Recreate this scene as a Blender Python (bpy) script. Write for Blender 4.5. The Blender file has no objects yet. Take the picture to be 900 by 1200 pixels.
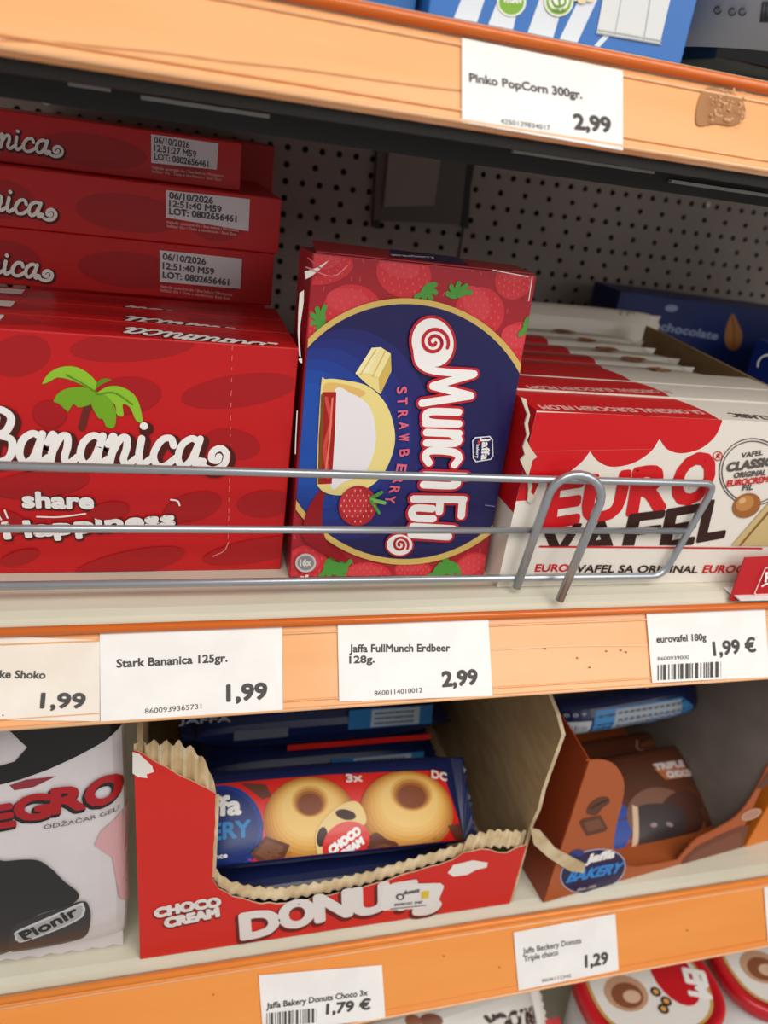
import bpy, bmesh, math, random
from mathutils import Vector, Matrix
from mathutils.geometry import tessellate_polygon
random.seed(7)
sc = bpy.context.scene
COL = sc.collection
V = Vector

# ------------------------------------------------------------------ camera, light, exposure
CAM = V((0.0, -0.35, 0.236722))
FOC = 891.3716                      # focal length in pixels of the 900 x 1200 frame
RIGHT = V((0.960305, -0.247309, 0.129045))
DOWN = V((0.005743, -0.444980, -0.895522))
FWD = V((0.278893, 0.860715, -0.425896))
cd = bpy.data.cameras.new('camera')
cam = bpy.data.objects.new('camera', cd)
COL.objects.link(cam)
cd.sensor_fit = 'VERTICAL'
cd.sensor_height = 36.0
cd.sensor_width = 27.0
cd.lens = FOC * 36.0 / 1200.0
cd.clip_start = 0.02
mw = Matrix.Identity(4)
for i in range(3):
    mw[i][0] = RIGHT[i]; mw[i][1] = -DOWN[i]; mw[i][2] = -FWD[i]; mw[i][3] = CAM[i]
cam.matrix_world = mw
cd.dof.use_dof = True
cd.dof.focus_distance = 0.43
cd.dof.aperture_fstop = 6.5
sc.camera = cam

w = bpy.data.worlds.new('store_light')
sc.world = w
w.use_nodes = True
w.node_tree.nodes['Background'].inputs[0].default_value = (1.0, 0.96, 0.92, 1)
w.node_tree.nodes['Background'].inputs[1].default_value = 0.36


def area(name, loc, target, sx, sy, power, col=(1, 0.96, 0.9)):
    ld = bpy.data.lights.new(name, 'AREA')
    ld.shape = 'RECTANGLE'; ld.size = sx; ld.size_y = sy; ld.energy = power; ld.color = col
    o = bpy.data.objects.new(name, ld)
    COL.objects.link(o)
    o.location = loc
    o.rotation_euler = (V(target) - V(loc)).to_track_quat('-Z', 'Y').to_euler()
    return o


area('ceiling_lamp', (0.1, -1.3, 1.75), (0.15, 0.0, 0.0), 2.4, 0.9, 34)
area('aisle_lamp', (1.2, -1.7, 0.9), (0.2, 0.0, 0.0), 1.4, 0.8, 9)
sc.view_settings.view_transform = 'Standard'
sc.view_settings.look = 'None'
sc.view_settings.gamma = 1.0
sc.view_settings.use_curve_mapping = False
sc.view_settings.exposure = 0.1

# ------------------------------------------------------------------ materials
_M = {}


def lin(h):
    h = h.lstrip('#')
    c = [int(h[i:i + 2], 16) / 255 for i in (0, 2, 4)]
    return tuple(x / 12.92 if x <= 0.04045 else ((x + 0.055) / 1.055) ** 2.4 for x in c) + (1,)


def M(h, rough=0.45, metal=0.0, coat=0.0, name='print', spec=0.4):
    k = (h, rough, metal, coat, name, spec)
    if k in _M:
        return _M[k]
    m = bpy.data.materials.new(name + '_' + h.lstrip('#'))
    m.use_nodes = True
    b = m.node_tree.nodes['Principled BSDF']
    b.inputs['Base Color'].default_value = lin(h)
    b.inputs['Roughness'].default_value = rough
    b.inputs['Metallic'].default_value = metal
    b.inputs['Coat Weight'].default_value = coat
    b.inputs['Coat Roughness'].default_value = 0.12
    b.inputs['Specular IOR Level'].default_value = spec
    m.diffuse_color = lin(h)
    _M[k] = m
    return m


def noisy(name, h1, h2, scale=(8, 8, 8), rough=0.5, lo=0.4, hi=0.65, bump=0.0, metal=0.0, coat=0.0, detail=6):
    if name in _M:
        return _M[name]
    m = M(h1, rough, metal, coat, name)
    nt = m.node_tree
    b = nt.nodes['Principled BSDF']
    tc = nt.nodes.new('ShaderNodeTexCoord')
    mp = nt.nodes.new('ShaderNodeMapping'); mp.inputs['Scale'].default_value = scale
    nz = nt.nodes.new('ShaderNodeTexNoise'); nz.inputs['Scale'].default_value = 1.0; nz.inputs['Detail'].default_value = detail
    cr = nt.nodes.new('ShaderNodeValToRGB')
    cr.color_ramp.elements[0].position = lo; cr.color_ramp.elements[0].color = lin(h1)
    cr.color_ramp.elements[1].position = hi; cr.color_ramp.elements[1].color = lin(h2)
    nt.links.new(tc.outputs['Object'], mp.inputs['Vector'])
    nt.links.new(mp.outputs['Vector'], nz.inputs['Vector'])
    nt.links.new(nz.outputs['Fac'], cr.inputs['Fac'])
    nt.links.new(cr.outputs['Color'], b.inputs['Base Color'])
    if bump:
        bp = nt.nodes.new('ShaderNodeBump'); bp.inputs['Strength'].default_value = bump; bp.inputs['Distance'].default_value = 0.001
        nt.links.new(nz.outputs['Fac'], bp.inputs['Height'])
        nt.links.new(bp.outputs['Normal'], b.inputs['Normal'])
    _M[name] = m
    return m


STEEL = M('b4bac0', 0.32, 0.75, name='zinc_wire')
CREAM = noisy('cream_metal', 'cfcbb8', 'd9d5c4', (6, 20, 20), 0.4)
HEM = M('2a2826', 0.5, name='dark_hem')
PEG = noisy('grey_pegboard', '9f9390', 'ada19d', (5, 5, 5), 0.5)
PEGDARK = M('151313', 0.8, name='hole_shade')
ORANGE = noisy('orange_rail', 'efa869', 'f5b67e', (3, 30, 18), 0.3, coat=0.5)
ORANGE2 = noisy('orange_rail_deep', 'ee9340', 'f39c4c', (3, 30, 18), 0.3, coat=0.5)
LIPOR = M('d86a1c', 0.3, coat=0.4, name='orange_lip')
LIPLT = M('f2b987', 0.25, coat=0.5, name='orange_edge')
PAPER = noisy('tag_paper', 'eeebe9', 'f6f4f2', (30, 30, 30), 0.35, coat=0.3)
PAPERC = noisy('old_tag_paper', 'eadfd2', 'f2eae0', (30, 30, 30), 0.35, coat=0.3)
INK = M('4a4644', 0.5, name='ink')
TAN = noisy('cardboard_tan', 'a58a64', 'b39973', (40, 40, 120), 0.85, bump=0.1)
TANL = noisy('cardboard_torn', 'c3ab84', 'dcc9a6', (60, 60, 60), 0.9, bump=0.3)


# ------------------------------------------------------------------ 2-D shapes
_tc = {}


def text_shape(s):
    """glyph outlines of the built-in font as (verts, tris), capital height scaled to 1"""
    if s in _tc:
        return _tc[s]
    cu = bpy.data.curves.new('t', 'FONT')
    cu.body = s; cu.resolution_u = 3; cu.fill_mode = 'FRONT'
    ob = bpy.data.objects.new('t', cu)
    me = ob.to_mesh()
    vs = [(v.co.x, v.co.y) for v in me.vertices]
    fs = [tuple(p.vertices) for p in me.polygons]
    ob.to_mesh_clear()
    bpy.data.objects.remove(ob); bpy.data.curves.remove(cu)
    # merge doubled vertices so that outlines are found
    key = {}; rm = []; nv = []
    for x, y in vs:
        k = (round(x, 4), round(y, 4))
        if k not in key:
            key[k] = len(nv); nv.append((x, y))
        rm.append(key[k])
    nf = [tuple(rm[i] for i in f) for f in fs]
    nf = [f for f in nf if len(set(f)) > 2]
    if s != 'H':
        c = text_shape('H')[2]
    else:
        c = max(y for x, y in nv)
    nv2 = [(x / c, y / c) for x, y in nv]
    _tc[s] = (nv2, nf, c)
    return _tc[s]


def fatten(sh, r, n=8):
    vs, fs = list(sh[0]), list(sh[1])
    cnt = {}
    for f in fs:
        for i in range(len(f)):
            a, b = f[i], f[(i + 1) % len(f)]
            cnt[(min(a, b), max(a, b))] = cnt.get((min(a, b), max(a, b)), 0) + 1
    edges = [e for e, c in cnt.items() if c == 1]
    pts = set()
    base = list(vs)
    for a, b in edges:
        A, B = V(base[a]), V(base[b])
        d = B - A
        if d.length < 1e-9:
            continue
        d = d.normalized() * r
        nn = V((-d.y, d.x))
        k = len(vs)
        vs += [tuple(A - nn), tuple(B - nn), tuple(B + nn), tuple(A + nn)]
        fs.append((k, k + 1, k + 2, k + 3))
        pts.add(a); pts.add(b)
    for p in pts:
        k = len(vs)
        vs += [(base[p][0] + r * math.cos(2 * math.pi * i / n), base[p][1] + r * math.sin(2 * math.pi * i / n)) for i in range(n)]
        fs.append(tuple(range(k, k + n)))
    return vs, fs


def union(sh):
    """mark overlapping faces so that each is printed a micron above the one before"""
    return sh[0], sh[1], True


def catmull(pts, closed=False, n=6):
    P = [V(p) for p in pts]
    out = []
    m = len(P)
    rng = range(m) if closed else range(m - 1)
    for i in rng:
        p1, p2 = P[i], P[(i + 1) % m]
        p0 = P[(i - 1) % m] if closed or i > 0 else p1 * 2 - p2
        p3 = P[(i + 2) % m] if closed or i + 2 < m else p2 * 2 - p1
        for k in range(n):
            t = k / n
            out.append(0.5 * (2 * p1 + (p2 - p0) * t + (2 * p0 - 5 * p1 + 4 * p2 - p3) * t * t + (3 * p1 - p0 - 3 * p2 + p3) * t ** 3))
    if not closed:
        out.append(P[-1])
    return [tuple(p) for p in out]


def stroke_shape(pts, wid, cap=True, n=10):
    vs, fs = [], []
    P = [V(p[:2]) for p in pts]
    r = wid / 2
    for i in range(len(P) - 1):
        d = P[i + 1] - P[i]
        if d.length < 1e-9:
            continue
        d = d.normalized() * r
        nn = V((-d.y, d.x)); k = len(vs)
        vs += [tuple(P[i] - nn), tuple(P[i + 1] - nn), tuple(P[i + 1] + nn), tuple(P[i] + nn)]
        fs.append((k, k + 1, k + 2, k + 3))
    for i, p in enumerate(P):
        if not cap and i in (0, len(P) - 1):
            continue
        k = len(vs)
        vs += [(p.x + r * math.cos(2 * math.pi * j / n), p.y + r * math.sin(2 * math.pi * j / n)) for j in range(n)]
        fs.append(tuple(range(k, k + n)))
    return vs, fs


def poly_shape(pts):
    tris = tessellate_polygon([[V((p[0], p[1], 0)) for p in pts]])
    return [tuple(p) for p in pts], [tuple(t) for t in tris]


def clip_poly(pts, rect):
    x0, y0, x1, y1 = rect

    def cut(ps, inside, inter):
        out = []
        for i in range(len(ps)):
            a, b = ps[i - 1], ps[i]
            ia, ib = inside(a), inside(b)
            if ib:
                if not ia:
                    out.append(inter(a, b))
                out.append(b)
            elif ia:
                out.append(inter(a, b))
        return out

    def ix(c):
        return lambda a, b: (c, a[1] + (b[1] - a[1]) * (c - a[0]) / (b[0] - a[0]))

    def iy(c):
        return lambda a, b: (a[0] + (b[0] - a[0]) * (c - a[1]) / (b[1] - a[1]), c)
    ps = list(pts)
    for ins, it in ((lambda p: p[0] >= x0, ix(x0)), (lambda p: p[0] <= x1, ix(x1)), (lambda p: p[1] >= y0, iy(y0)), (lambda p: p[1] <= y1, iy(y1))):
        if ps:
            ps = cut(ps, ins, it)
    return ps


def clip_shape(sh, rect):
    vs, fs = [], []
    for f in sh[1]:
        ps = clip_poly([sh[0][i] for i in f], rect)
        if len(ps) > 2:
            k = len(vs); vs += ps; fs.append(tuple(range(k, k + len(ps))))
    return vs, fs


def refine(sh, ml):
    vs = list(sh[0]); out = []
    st = []
    for f in sh[1]:
        for i in range(1, len(f) - 1):
            st.append((f[0], f[i], f[i + 1]))
    mid = {}
    while st:
        t = st.pop()
        L = [(V(vs[t[i]]) - V(vs[t[(i + 1) % 3]])).length for i in range(3)]
        i = L.index(max(L))
        if L[i] <= ml:
            out.append(t); continue
        a, b, c = t[i], t[(i + 1) % 3], t[(i + 2) % 3]
        k = (min(a, b), max(a, b))
        if k not in mid:
            mid[k] = len(vs); vs.append(((vs[a][0] + vs[b][0]) / 2, (vs[a][1] + vs[b][1]) / 2))
        m = mid[k]
        st.append((a, m, c)); st.append((m, b, c))
    return vs, out


# ------------------------------------------------------------------ mesh builder
class MB:
    def __init__(s):
        s.v = []; s.f = []; s.m = []; s.sm = []; s.mats = []

    def mi(s, m):
        if m not in s.mats:
            s.mats.append(m)
        return s.mats.index(m)

    def add(s, vs, fs, m, smooth=False):
        k = len(s.v); i = s.mi(m)
        s.v += [tuple(v) for v in vs]
        for f in fs:
            s.f.append(tuple(k + j for j in f)); s.m.append(i); s.sm.append(smooth)
        return s

    def box(s, p0, p1, m):
        a, b = p0, p1
        vs = [(x, y, z) for x in (a[0], b[0]) for y in (a[1], b[1]) for z in (a[2], b[2])]
        return s.add(vs, [(0, 1, 3, 2), (4, 6, 7, 5), (0, 4, 5, 1), (2, 3, 7, 6), (0, 2, 6, 4), (1, 5, 7, 3)], m)

    def hexa(s, q, d, m, bev=0.0):
        """q: four 3-D corners seen from outside counter-clockwise, d: vector to the back face"""
        q = [V(p) for p in q]; d = V(d)
        vs = q + [p + d for p in q]
        fs = [(0, 1, 2, 3), (7, 6, 5, 4), (0, 4, 5, 1), (1, 5, 6, 2), (2, 6, 7, 3), (3, 7, 4, 0)]
        if bev:
            bm = bmesh.new()
            bv = [bm.verts.new(p) for p in vs]
            for f in fs:
                bm.faces.new([bv[i] for i in f])
            bmesh.ops.recalc_face_normals(bm, faces=bm.faces)
            bmesh.ops.bevel(bm, geom=list(bm.edges), offset=bev, segments=2, affect='EDGES', profile=0.5)
            bm.verts.index_update()
            s.add([v.co.copy() for v in bm.verts], [tuple(v.index for v in f.verts) for f in bm.faces], m)
            bm.free()
            return s
        return s.add(vs, fs, m)

    def prism(s, pts3, d, m, medge=None):
        """planar outline extruded by the vector d"""
        P = [V(p) for p in pts3]; d = V(d); n = len(P)
        tris = tessellate_polygon([P])
        # orient: front triangles look against d
        f0 = tris[0]
        nn = (P[f0[1]] - P[f0[0]]).cross(P[f0[2]] - P[f0[0]])
        fr = [tuple(t) if nn.dot(d) < 0 else tuple(reversed(t)) for t in tris]
        s.add(P, fr, m)
        s.add([p + d for p in P], [tuple(reversed(t)) for t in fr], m)
        vs = P + [p + d for p in P]
        s.add(vs, [(i, (i + 1) % n, n + (i + 1) % n, n + i) for i in range(n)], medge or m)
        return s

    def tube(s, pts, r, m, n=10, closed=False):
        P = [V(p) for p in pts]; N = len(P)
        T = []
        for i in range(N):
            a = P[(i - 1) % N] if closed or i > 0 else P[i]
            b = P[(i + 1) % N] if closed or i < N - 1 else P[i]
            T.append((b - a).normalized())
        up = V((0, 0, 1)) if abs(T[0].z) < 0.9 else V((0, 1, 0))
        x = T[0].cross(up).normalized()
        vs = []
        for i in range(N):
            x = (x - T[i] * x.dot(T[i])).normalized(); y = T[i].cross(x)
            for j in range(n):
                a = 2 * math.pi * j / n
                vs.append(P[i] + (x * math.cos(a) + y * math.sin(a)) * r)
        fs = []
        for i in range(N if closed else N - 1):
            for j in range(n):
                a, b = i * n + j, i * n + (j + 1) % n
                c, d = ((i + 1) % N) * n + (j + 1) % n, ((i + 1) % N) * n + j
                fs.append((a, b, c, d))
        if not closed:
            fs.append(tuple(reversed(range(n)))); fs.append(tuple((N - 1) * n + j for j in range(n)))
        return s.add(vs, fs, m, True)

    def build(s, name, parent=None, inv=None):
        me = bpy.data.meshes.new(name)
        me.from_pydata(s.v, [], s.f)
        for m in s.mats:
            me.materials.append(m)
        me.polygons.foreach_set('material_index', s.m)
        me.polygons.foreach_set('use_smooth', s.sm)
        me.update()
        o = bpy.data.objects.new(name, me)
        COL.objects.link(o)
        if parent:
            o.parent = parent
            q = parent; off = V((0, 0, 0))
            while q:
                off += q.location; q = q.parent
            me.transform(Matrix.Translation(-off))
        return o


def tag(o, label=None, cat=None, group=None, kind=None):
    if label: o['label'] = label
    if cat: o['category'] = cat
    if group: o['group'] = group
    if kind: o['kind'] = kind
    return o


def thing(name, loc, label, cat, group=None):
    o = bpy.data.objects.new(name, None)
    o.empty_display_size = 0.02
    COL.objects.link(o)
    o.location = loc
    return tag(o, label, cat, group)


def dup(root, off, label, group=None):
    r = root.copy(); COL.objects.link(r); r.location = root.location + V(off)
    r['label'] = label
    if group: r['group'] = group
    for ch in list(root.children):
        c = ch.copy(); COL.objects.link(c); c.parent = r
    return r


def ray(x, y):
    return FWD + RIGHT * ((x - 450) / FOC) + DOWN * ((y - 600) / FOC)


def atY(x, y, Y):
    d = ray(x, y); return CAM + d * ((Y - CAM.y) / d.y)


def atZ(x, y, Z):
    d = ray(x, y); return CAM + d * ((Z - CAM.z) / d.z)


class Face:
    """a printed surface: origin, two directions in it and its outward normal"""
    def __init__(s, o, u, v, h=None, off=0.0):
        s.o = V(o); s.u = V(u).normalized(); s.v = V(v); s.v = (s.v - s.u * s.v.dot(s.u)).normalized()
        s.n = s.u.cross(s.v); s.h = h; s.off = off

    def px(s, x, y):
        d = ray(x, y); o = s.o + s.n * s.off
        t = (o - CAM).dot(s.n) / d.dot(s.n)
        p = CAM + d * t - o
        return (p.dot(s.u), p.dot(s.v))

    def pt(s, a, b, h=0.0):
        z = s.h(a, b) if s.h else 0.0
        return s.o + s.u * a + s.v * b + s.n * (z + h)


class Art:
    """print on a Face, measured from an enlarged view with origin (ox, oy) and scale k"""
    def __init__(s, F, ox=0, oy=0, k=1.0, clip=None, lay=0.0001, step=0.00008):
        s.ph = 0
        s.F = F; s.ox = ox; s.oy = oy; s.k = k; s.mb = MB(); s.lay = lay; s.step = step; s.clip = clip

    def view(s, ox, oy, k):
        s.ox, s.oy, s.k = ox, oy, k; return s

    def p(s, x, y):
        return s.F.px(s.ox + x * s.k, s.oy + y * s.k)

    def sc(s, x, y):
        return ((V(s.p(x + 5, y)) - V(s.p(x - 5, y))).length + (V(s.p(x, y + 5)) - V(s.p(x, y - 5))).length) / 20

    def put(s, sh, m, clip=None):
        c = clip or s.clip
        stack = len(sh) > 2 and sh[2] is True
        if c:
            sh = clip_shape(sh, c)
        if s.F.h:
            sh = refine(sh, 0.004)
        if not sh[1]:
            s.lay += s.step
            return s
        vs = [s.F.pt(a, b, s.lay) for a, b in sh[0]]
        fs = []
        for f in sh[1]:
            ar = 0
            for i in range(len(f)):
                a, b = sh[0][f[i]], sh[0][f[(i + 1) % len(f)]]
                ar += a[0] * b[1] - a[1] * b[0]
            fs.append(f if ar > 0 else tuple(reversed(f)))
        if stack:
            for f in fs:
                lift = s.F.n * (s.ph % 61 * 1e-6)
                s.ph += 1
                s.mb.add([vs[i] + lift for i in f], [tuple(range(len(f)))], m)
        else:
            s.mb.add(vs, fs, m)
        s.lay += s.step
        return s

    def G(s, pts, m, smooth=False, clip=None):
        if smooth:
            pts = catmull(pts, True)
        return s.put(poly_shape([s.p(*q) for q in pts]), m, clip)

    def L(s, pts, wid, m, smooth=True, cap=True, clip=None):
        if smooth and len(pts) > 2:
            pts = catmull(pts)
        q = pts[len(pts) // 2]
        return s.put(union(stroke_shape([s.p(*a) for a in pts], wid * s.sc(*q), cap)), m, clip)

    def E(s, cx, cy, rx, ry, m, rot=0, n=40, clip=None):
        c, d = math.cos(math.radians(rot)), math.sin(math.radians(rot))
        pts = []
        for i in range(n):
            a = 2 * math.pi * i / n
            x, y = rx * math.cos(a), ry * math.sin(a)
            pts.append((cx + x * c - y * d, cy + x * d + y * c))
        return s.put(poly_shape([s.p(*q) for q in pts]), m, clip)

    def tshape(s, t, p0, p1, h, bold=0.0, shear=0.0, arch=0.0, upq=None):
        vs, fs, _ = text_shape(t)
        xs = [v[0] for v in vs]; x0, x1 = min(xs), max(xs)
        a, b = V(s.p(*p0)), V(s.p(*p1))
        e = b - a
        up = V((-e.y, e.x)).normalized()
        k = s.sc(*p0)
        H = up * (h * k)
        if upq:
            H = V(s.p(p0[0] + upq[0], p0[1] + upq[1])) - a
        out = []
        for x, y in vs:
            t_ = (x - x0) / (x1 - x0)
            out.append(tuple(a + e * t_ + H * y + e.normalized() * (shear * y * H.length) + up * (arch * k * 4 * t_ * (1 - t_))))
        sh = (out, fs)
        if bold:
            sh = union(fatten(sh, bold * k, 6))
        return sh

    def T(s, t, p0, p1, h, m, bold=0.0, shear=0.0, arch=0.0, upq=None, edge=None, ew=0.0, shift=(0, 0), clip=None):
        if edge:
            q0 = (p0[0] + shift[0], p0[1] + shift[1]); q1 = (p1[0] + shift[0], p1[1] + shift[1])
            s.put(s.tshape(t, q0, q1, h, bold + ew, shear, arch, upq), edge, clip)
        return s.put(s.tshape(t, p0, p1, h, bold, shear, arch, upq), m, clip)

    def build(s, name, parent):
        return s.mb.build(name, parent)

    def onto(s, parent, part):
        """print that is only a pattern of a part goes into that part's mesh"""
        o = [c for c in parent.children if c.name.split('.')[0] == part][0]
        me = o.data; off = parent.location
        mb = MB()
        mb.mats = [m for m in me.materials]
        mb.v = [tuple(v.co + off) for v in me.vertices]
        mb.f = [tuple(p.vertices) for p in me.polygons]
        mb.m = [p.material_index for p in me.polygons]
        mb.sm = [p.use_smooth for p in me.polygons]
        k = len(mb.v)
        mb.v += s.mb.v
        for f, i, g in zip(s.mb.f, s.mb.m, s.mb.sm):
            mb.f.append(tuple(k + j for j in f)); mb.m.append(mb.mi(s.mb.mats[i])); mb.sm.append(g)
        nm = o.name
        bpy.data.objects.remove(o); bpy.data.meshes.remove(me)
        return mb.build(nm, parent)


SCR = {
    'B': (1.25, [[(.35, 1.55), (.15, 1.2), (.3, 1.0)], [(.5, 1.5), (.42, .8), (.3, .05)], [(.2, 1.45), (.6, 1.75), (1.0, 1.5), (.85, 1.05), (.5, .9)], [(.6, .9), (1.05, .75), (1.0, .2), (.6, 0), (.2, .12)]]),
    'a': (1.05, [[(.78, .9), (.5, 1.0), (.17, .75), (.08, .3), (.28, 0), (.58, .2), (.8, .8)], [(.84, 1.0), (.72, .3), (.85, 0), (1.08, .2)]]),
    'n': (1.1, [[(.0, .7), (.17, 1.0), (.22, .7), (.12, 0)], [(.15, .35), (.42, .88), (.66, .95), (.7, .6), (.62, .2), (.78, 0), (1.1, .25)]]),
    'i': (.55, [[(.12, .95), (.08, .3), (.22, 0), (.55, .25)]]),
    'c': (.95, [[(.8, .72), (.66, .98), (.32, .9), (.08, .4), (.25, .02), (.6, .02), (.95, .3)]]),
    '~': (.9, [[(-.1, .22), (.12, -.02), (.5, -.1), (.86, .08), (.92, .45), (.66, .68), (.36, .56), (.34, .28), (.58, .22), (.62, .38)]]),
}


def script(art, word, p0, p1, xh, wid, m, edge=None, ew=0, shift=(0, 0), clip=None):
    """rounded script lettering drawn as pen strokes"""
    tot = sum(SCR[c][0] for c in word)
    for pas in (0, 1):
        if pas == 0 and not edge:
            continue
        sx, sy = shift if pas == 0 else (0, 0)
        a, b = V(art.p(p0[0] + sx, p0[1] + sy)), V(art.p(p1[0] + sx, p1[1] + sy))
        e = b - a; up = V((-e.y, e.x)).normalized(); k = art.sc(*p0); H = up * xh * k
        x = 0
        VS, FS = [], []
        for c in word:
            wd, strokes = SCR[c]
            for st in strokes:
                pts = catmull([((x + q[0] + .12 * q[1]) / tot, q[1]) for q in st])
                pts = [tuple(a + e * q[0] + H * q[1]) for q in pts]
                v2, f2 = stroke_shape(pts, (wid + (ew if pas == 0 else 0)) * k)
                o = len(VS); VS += v2; FS += [tuple(o + i for i in f) for f in f2]
            if c == 'i':
                q = a + e * ((x + .32) / tot) + H * 1.38
                v2, f2 = stroke_shape([tuple(q), tuple(q + e.normalized() * 1e-5)], (wid * 1.15 + (ew if pas == 0 else 0)) * k)
                o = len(VS); VS += v2; FS += [tuple(o + i for i in f) for f in f2]
            x += wd
        art.put(union((VS, FS)), edge if pas == 0 else m, clip)


def spiral(cx, cy, r0, r1, turns, a0, n=60):
    return [(cx + (r0 + (r1 - r0) * i / n) * math.cos(a0 + 2 * math.pi * turns * i / n), cy + (r0 + (r1 - r0) * i / n) * math.sin(a0 + 2 * math.pi * turns * i / n)) for i in range(n + 1)]


# ------------------------------------------------------------------ flow-wrapped packs
def pack(C, u, v, L, W, T, m, p=2.6, crimp=0.012, mfun=None, nx=26, nr=28, tear=0.0):
    """pillow pack centred on C, length along u, width along v, thickness along u x v; returns (builder, face with its bulge)"""
    F = Face(C, u, v)
    Lb = L / 2 - crimp

    def prof(t):
        return max(0.0, 1 - abs(t) ** 4) ** 0.5

    def wd(t):
        return W * (0.95 + 0.05 * prof(t))

    def hf(a, b):
        t = max(-1, min(1, a / Lb)); th = T * prof(t) / 2; q = abs(2 * b / wd(t))
        return th * max(0.0, 1 - min(1, q) ** p) ** (1 / p)
    mb = MB()
    vs, ts = [], []
    for i in range(nx + 1):
        t = -1 + 2 * i / nx
        t = math.sin(t * math.pi / 2)
        ts.append(t)
        th = T * prof(t) / 2 + 0.0006; hw = wd(t) / 2
        for j in range(nr):
            a = 2 * math.pi * j / nr
            c, s_ = math.cos(a), math.sin(a)
            vs.append(F.pt(t * Lb, math.copysign(abs(c) ** (2 / p), c) * hw, 0) + F.n * math.copysign(abs(s_) ** (2 / p), s_) * th)
    for i in range(nx):
        for j in range(nr):
            f = (i * nr + j, i * nr + (j + 1) % nr, (i + 1) * nr + (j + 1) % nr, (i + 1) * nr + j)
            mm = m
            if mfun:
                cc = sum((V(vs[q]) for q in f), V((0, 0, 0))) / 4 - F.o
                mm = mfun(cc.dot(F.u), cc.dot(F.v), cc.dot(F.n)) or m
            mb.add([vs[q] for q in f], [(0, 1, 2, 3)], mm, True)
    # crimped ends with a zigzag cut
    ends = []
    for sgn in (-1, 1):
        eb = MB()
        k = 12
        top = []
        hw = wd(1) / 2
        for j in range(2 * k + 1):
            b = -hw + 2 * hw * j / (2 * k)
            top.append((sgn * (L / 2 - (0.0025 if j % 2 else 0)), b))
        pl = [(sgn * (Lb - .001), -hw)] + top + [(sgn * (Lb - .001), hw)]
        sh = poly_shape(pl)
        for hh in (0.0006, -0.0006):
            eb.add([F.pt(a, b, 0) + F.n * (hh + 0.0008 * math.sin(b * 900)) for a, b in sh[0]], sh[1], m)
        n = len(pl)
        eb.add([F.pt(a, b, 0) + F.n * (.0006 + 0.0008 * math.sin(b * 900)) for a, b in pl] + [F.pt(a, b, 0) + F.n * (-.0006 + 0.0008 * math.sin(b * 900)) for a, b in pl], [(i, (i + 1) % n, n + (i + 1) % n, n + i) for i in range(n)], m)
        ends.append(eb)
    FF = Face(C, u, v, hf, T / 2)
    FF.L, FF.W = Lb, W
    return mb, FF, ends


def flow_pack(name, C, u, v, L, W, T, m, label, cat, group=None, **kw):
    t = thing(name, V(C), label, cat, group)
    mb, F, ends = pack(C, u, v, L, W, T, m, **kw)
    mb.build('wrapper', t)
    for e in ends:
        e.build('crimped_end', t)
    return t, F


# ================================================================== SETTING: pegboard back, shelves
BACK = 0.45


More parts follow.
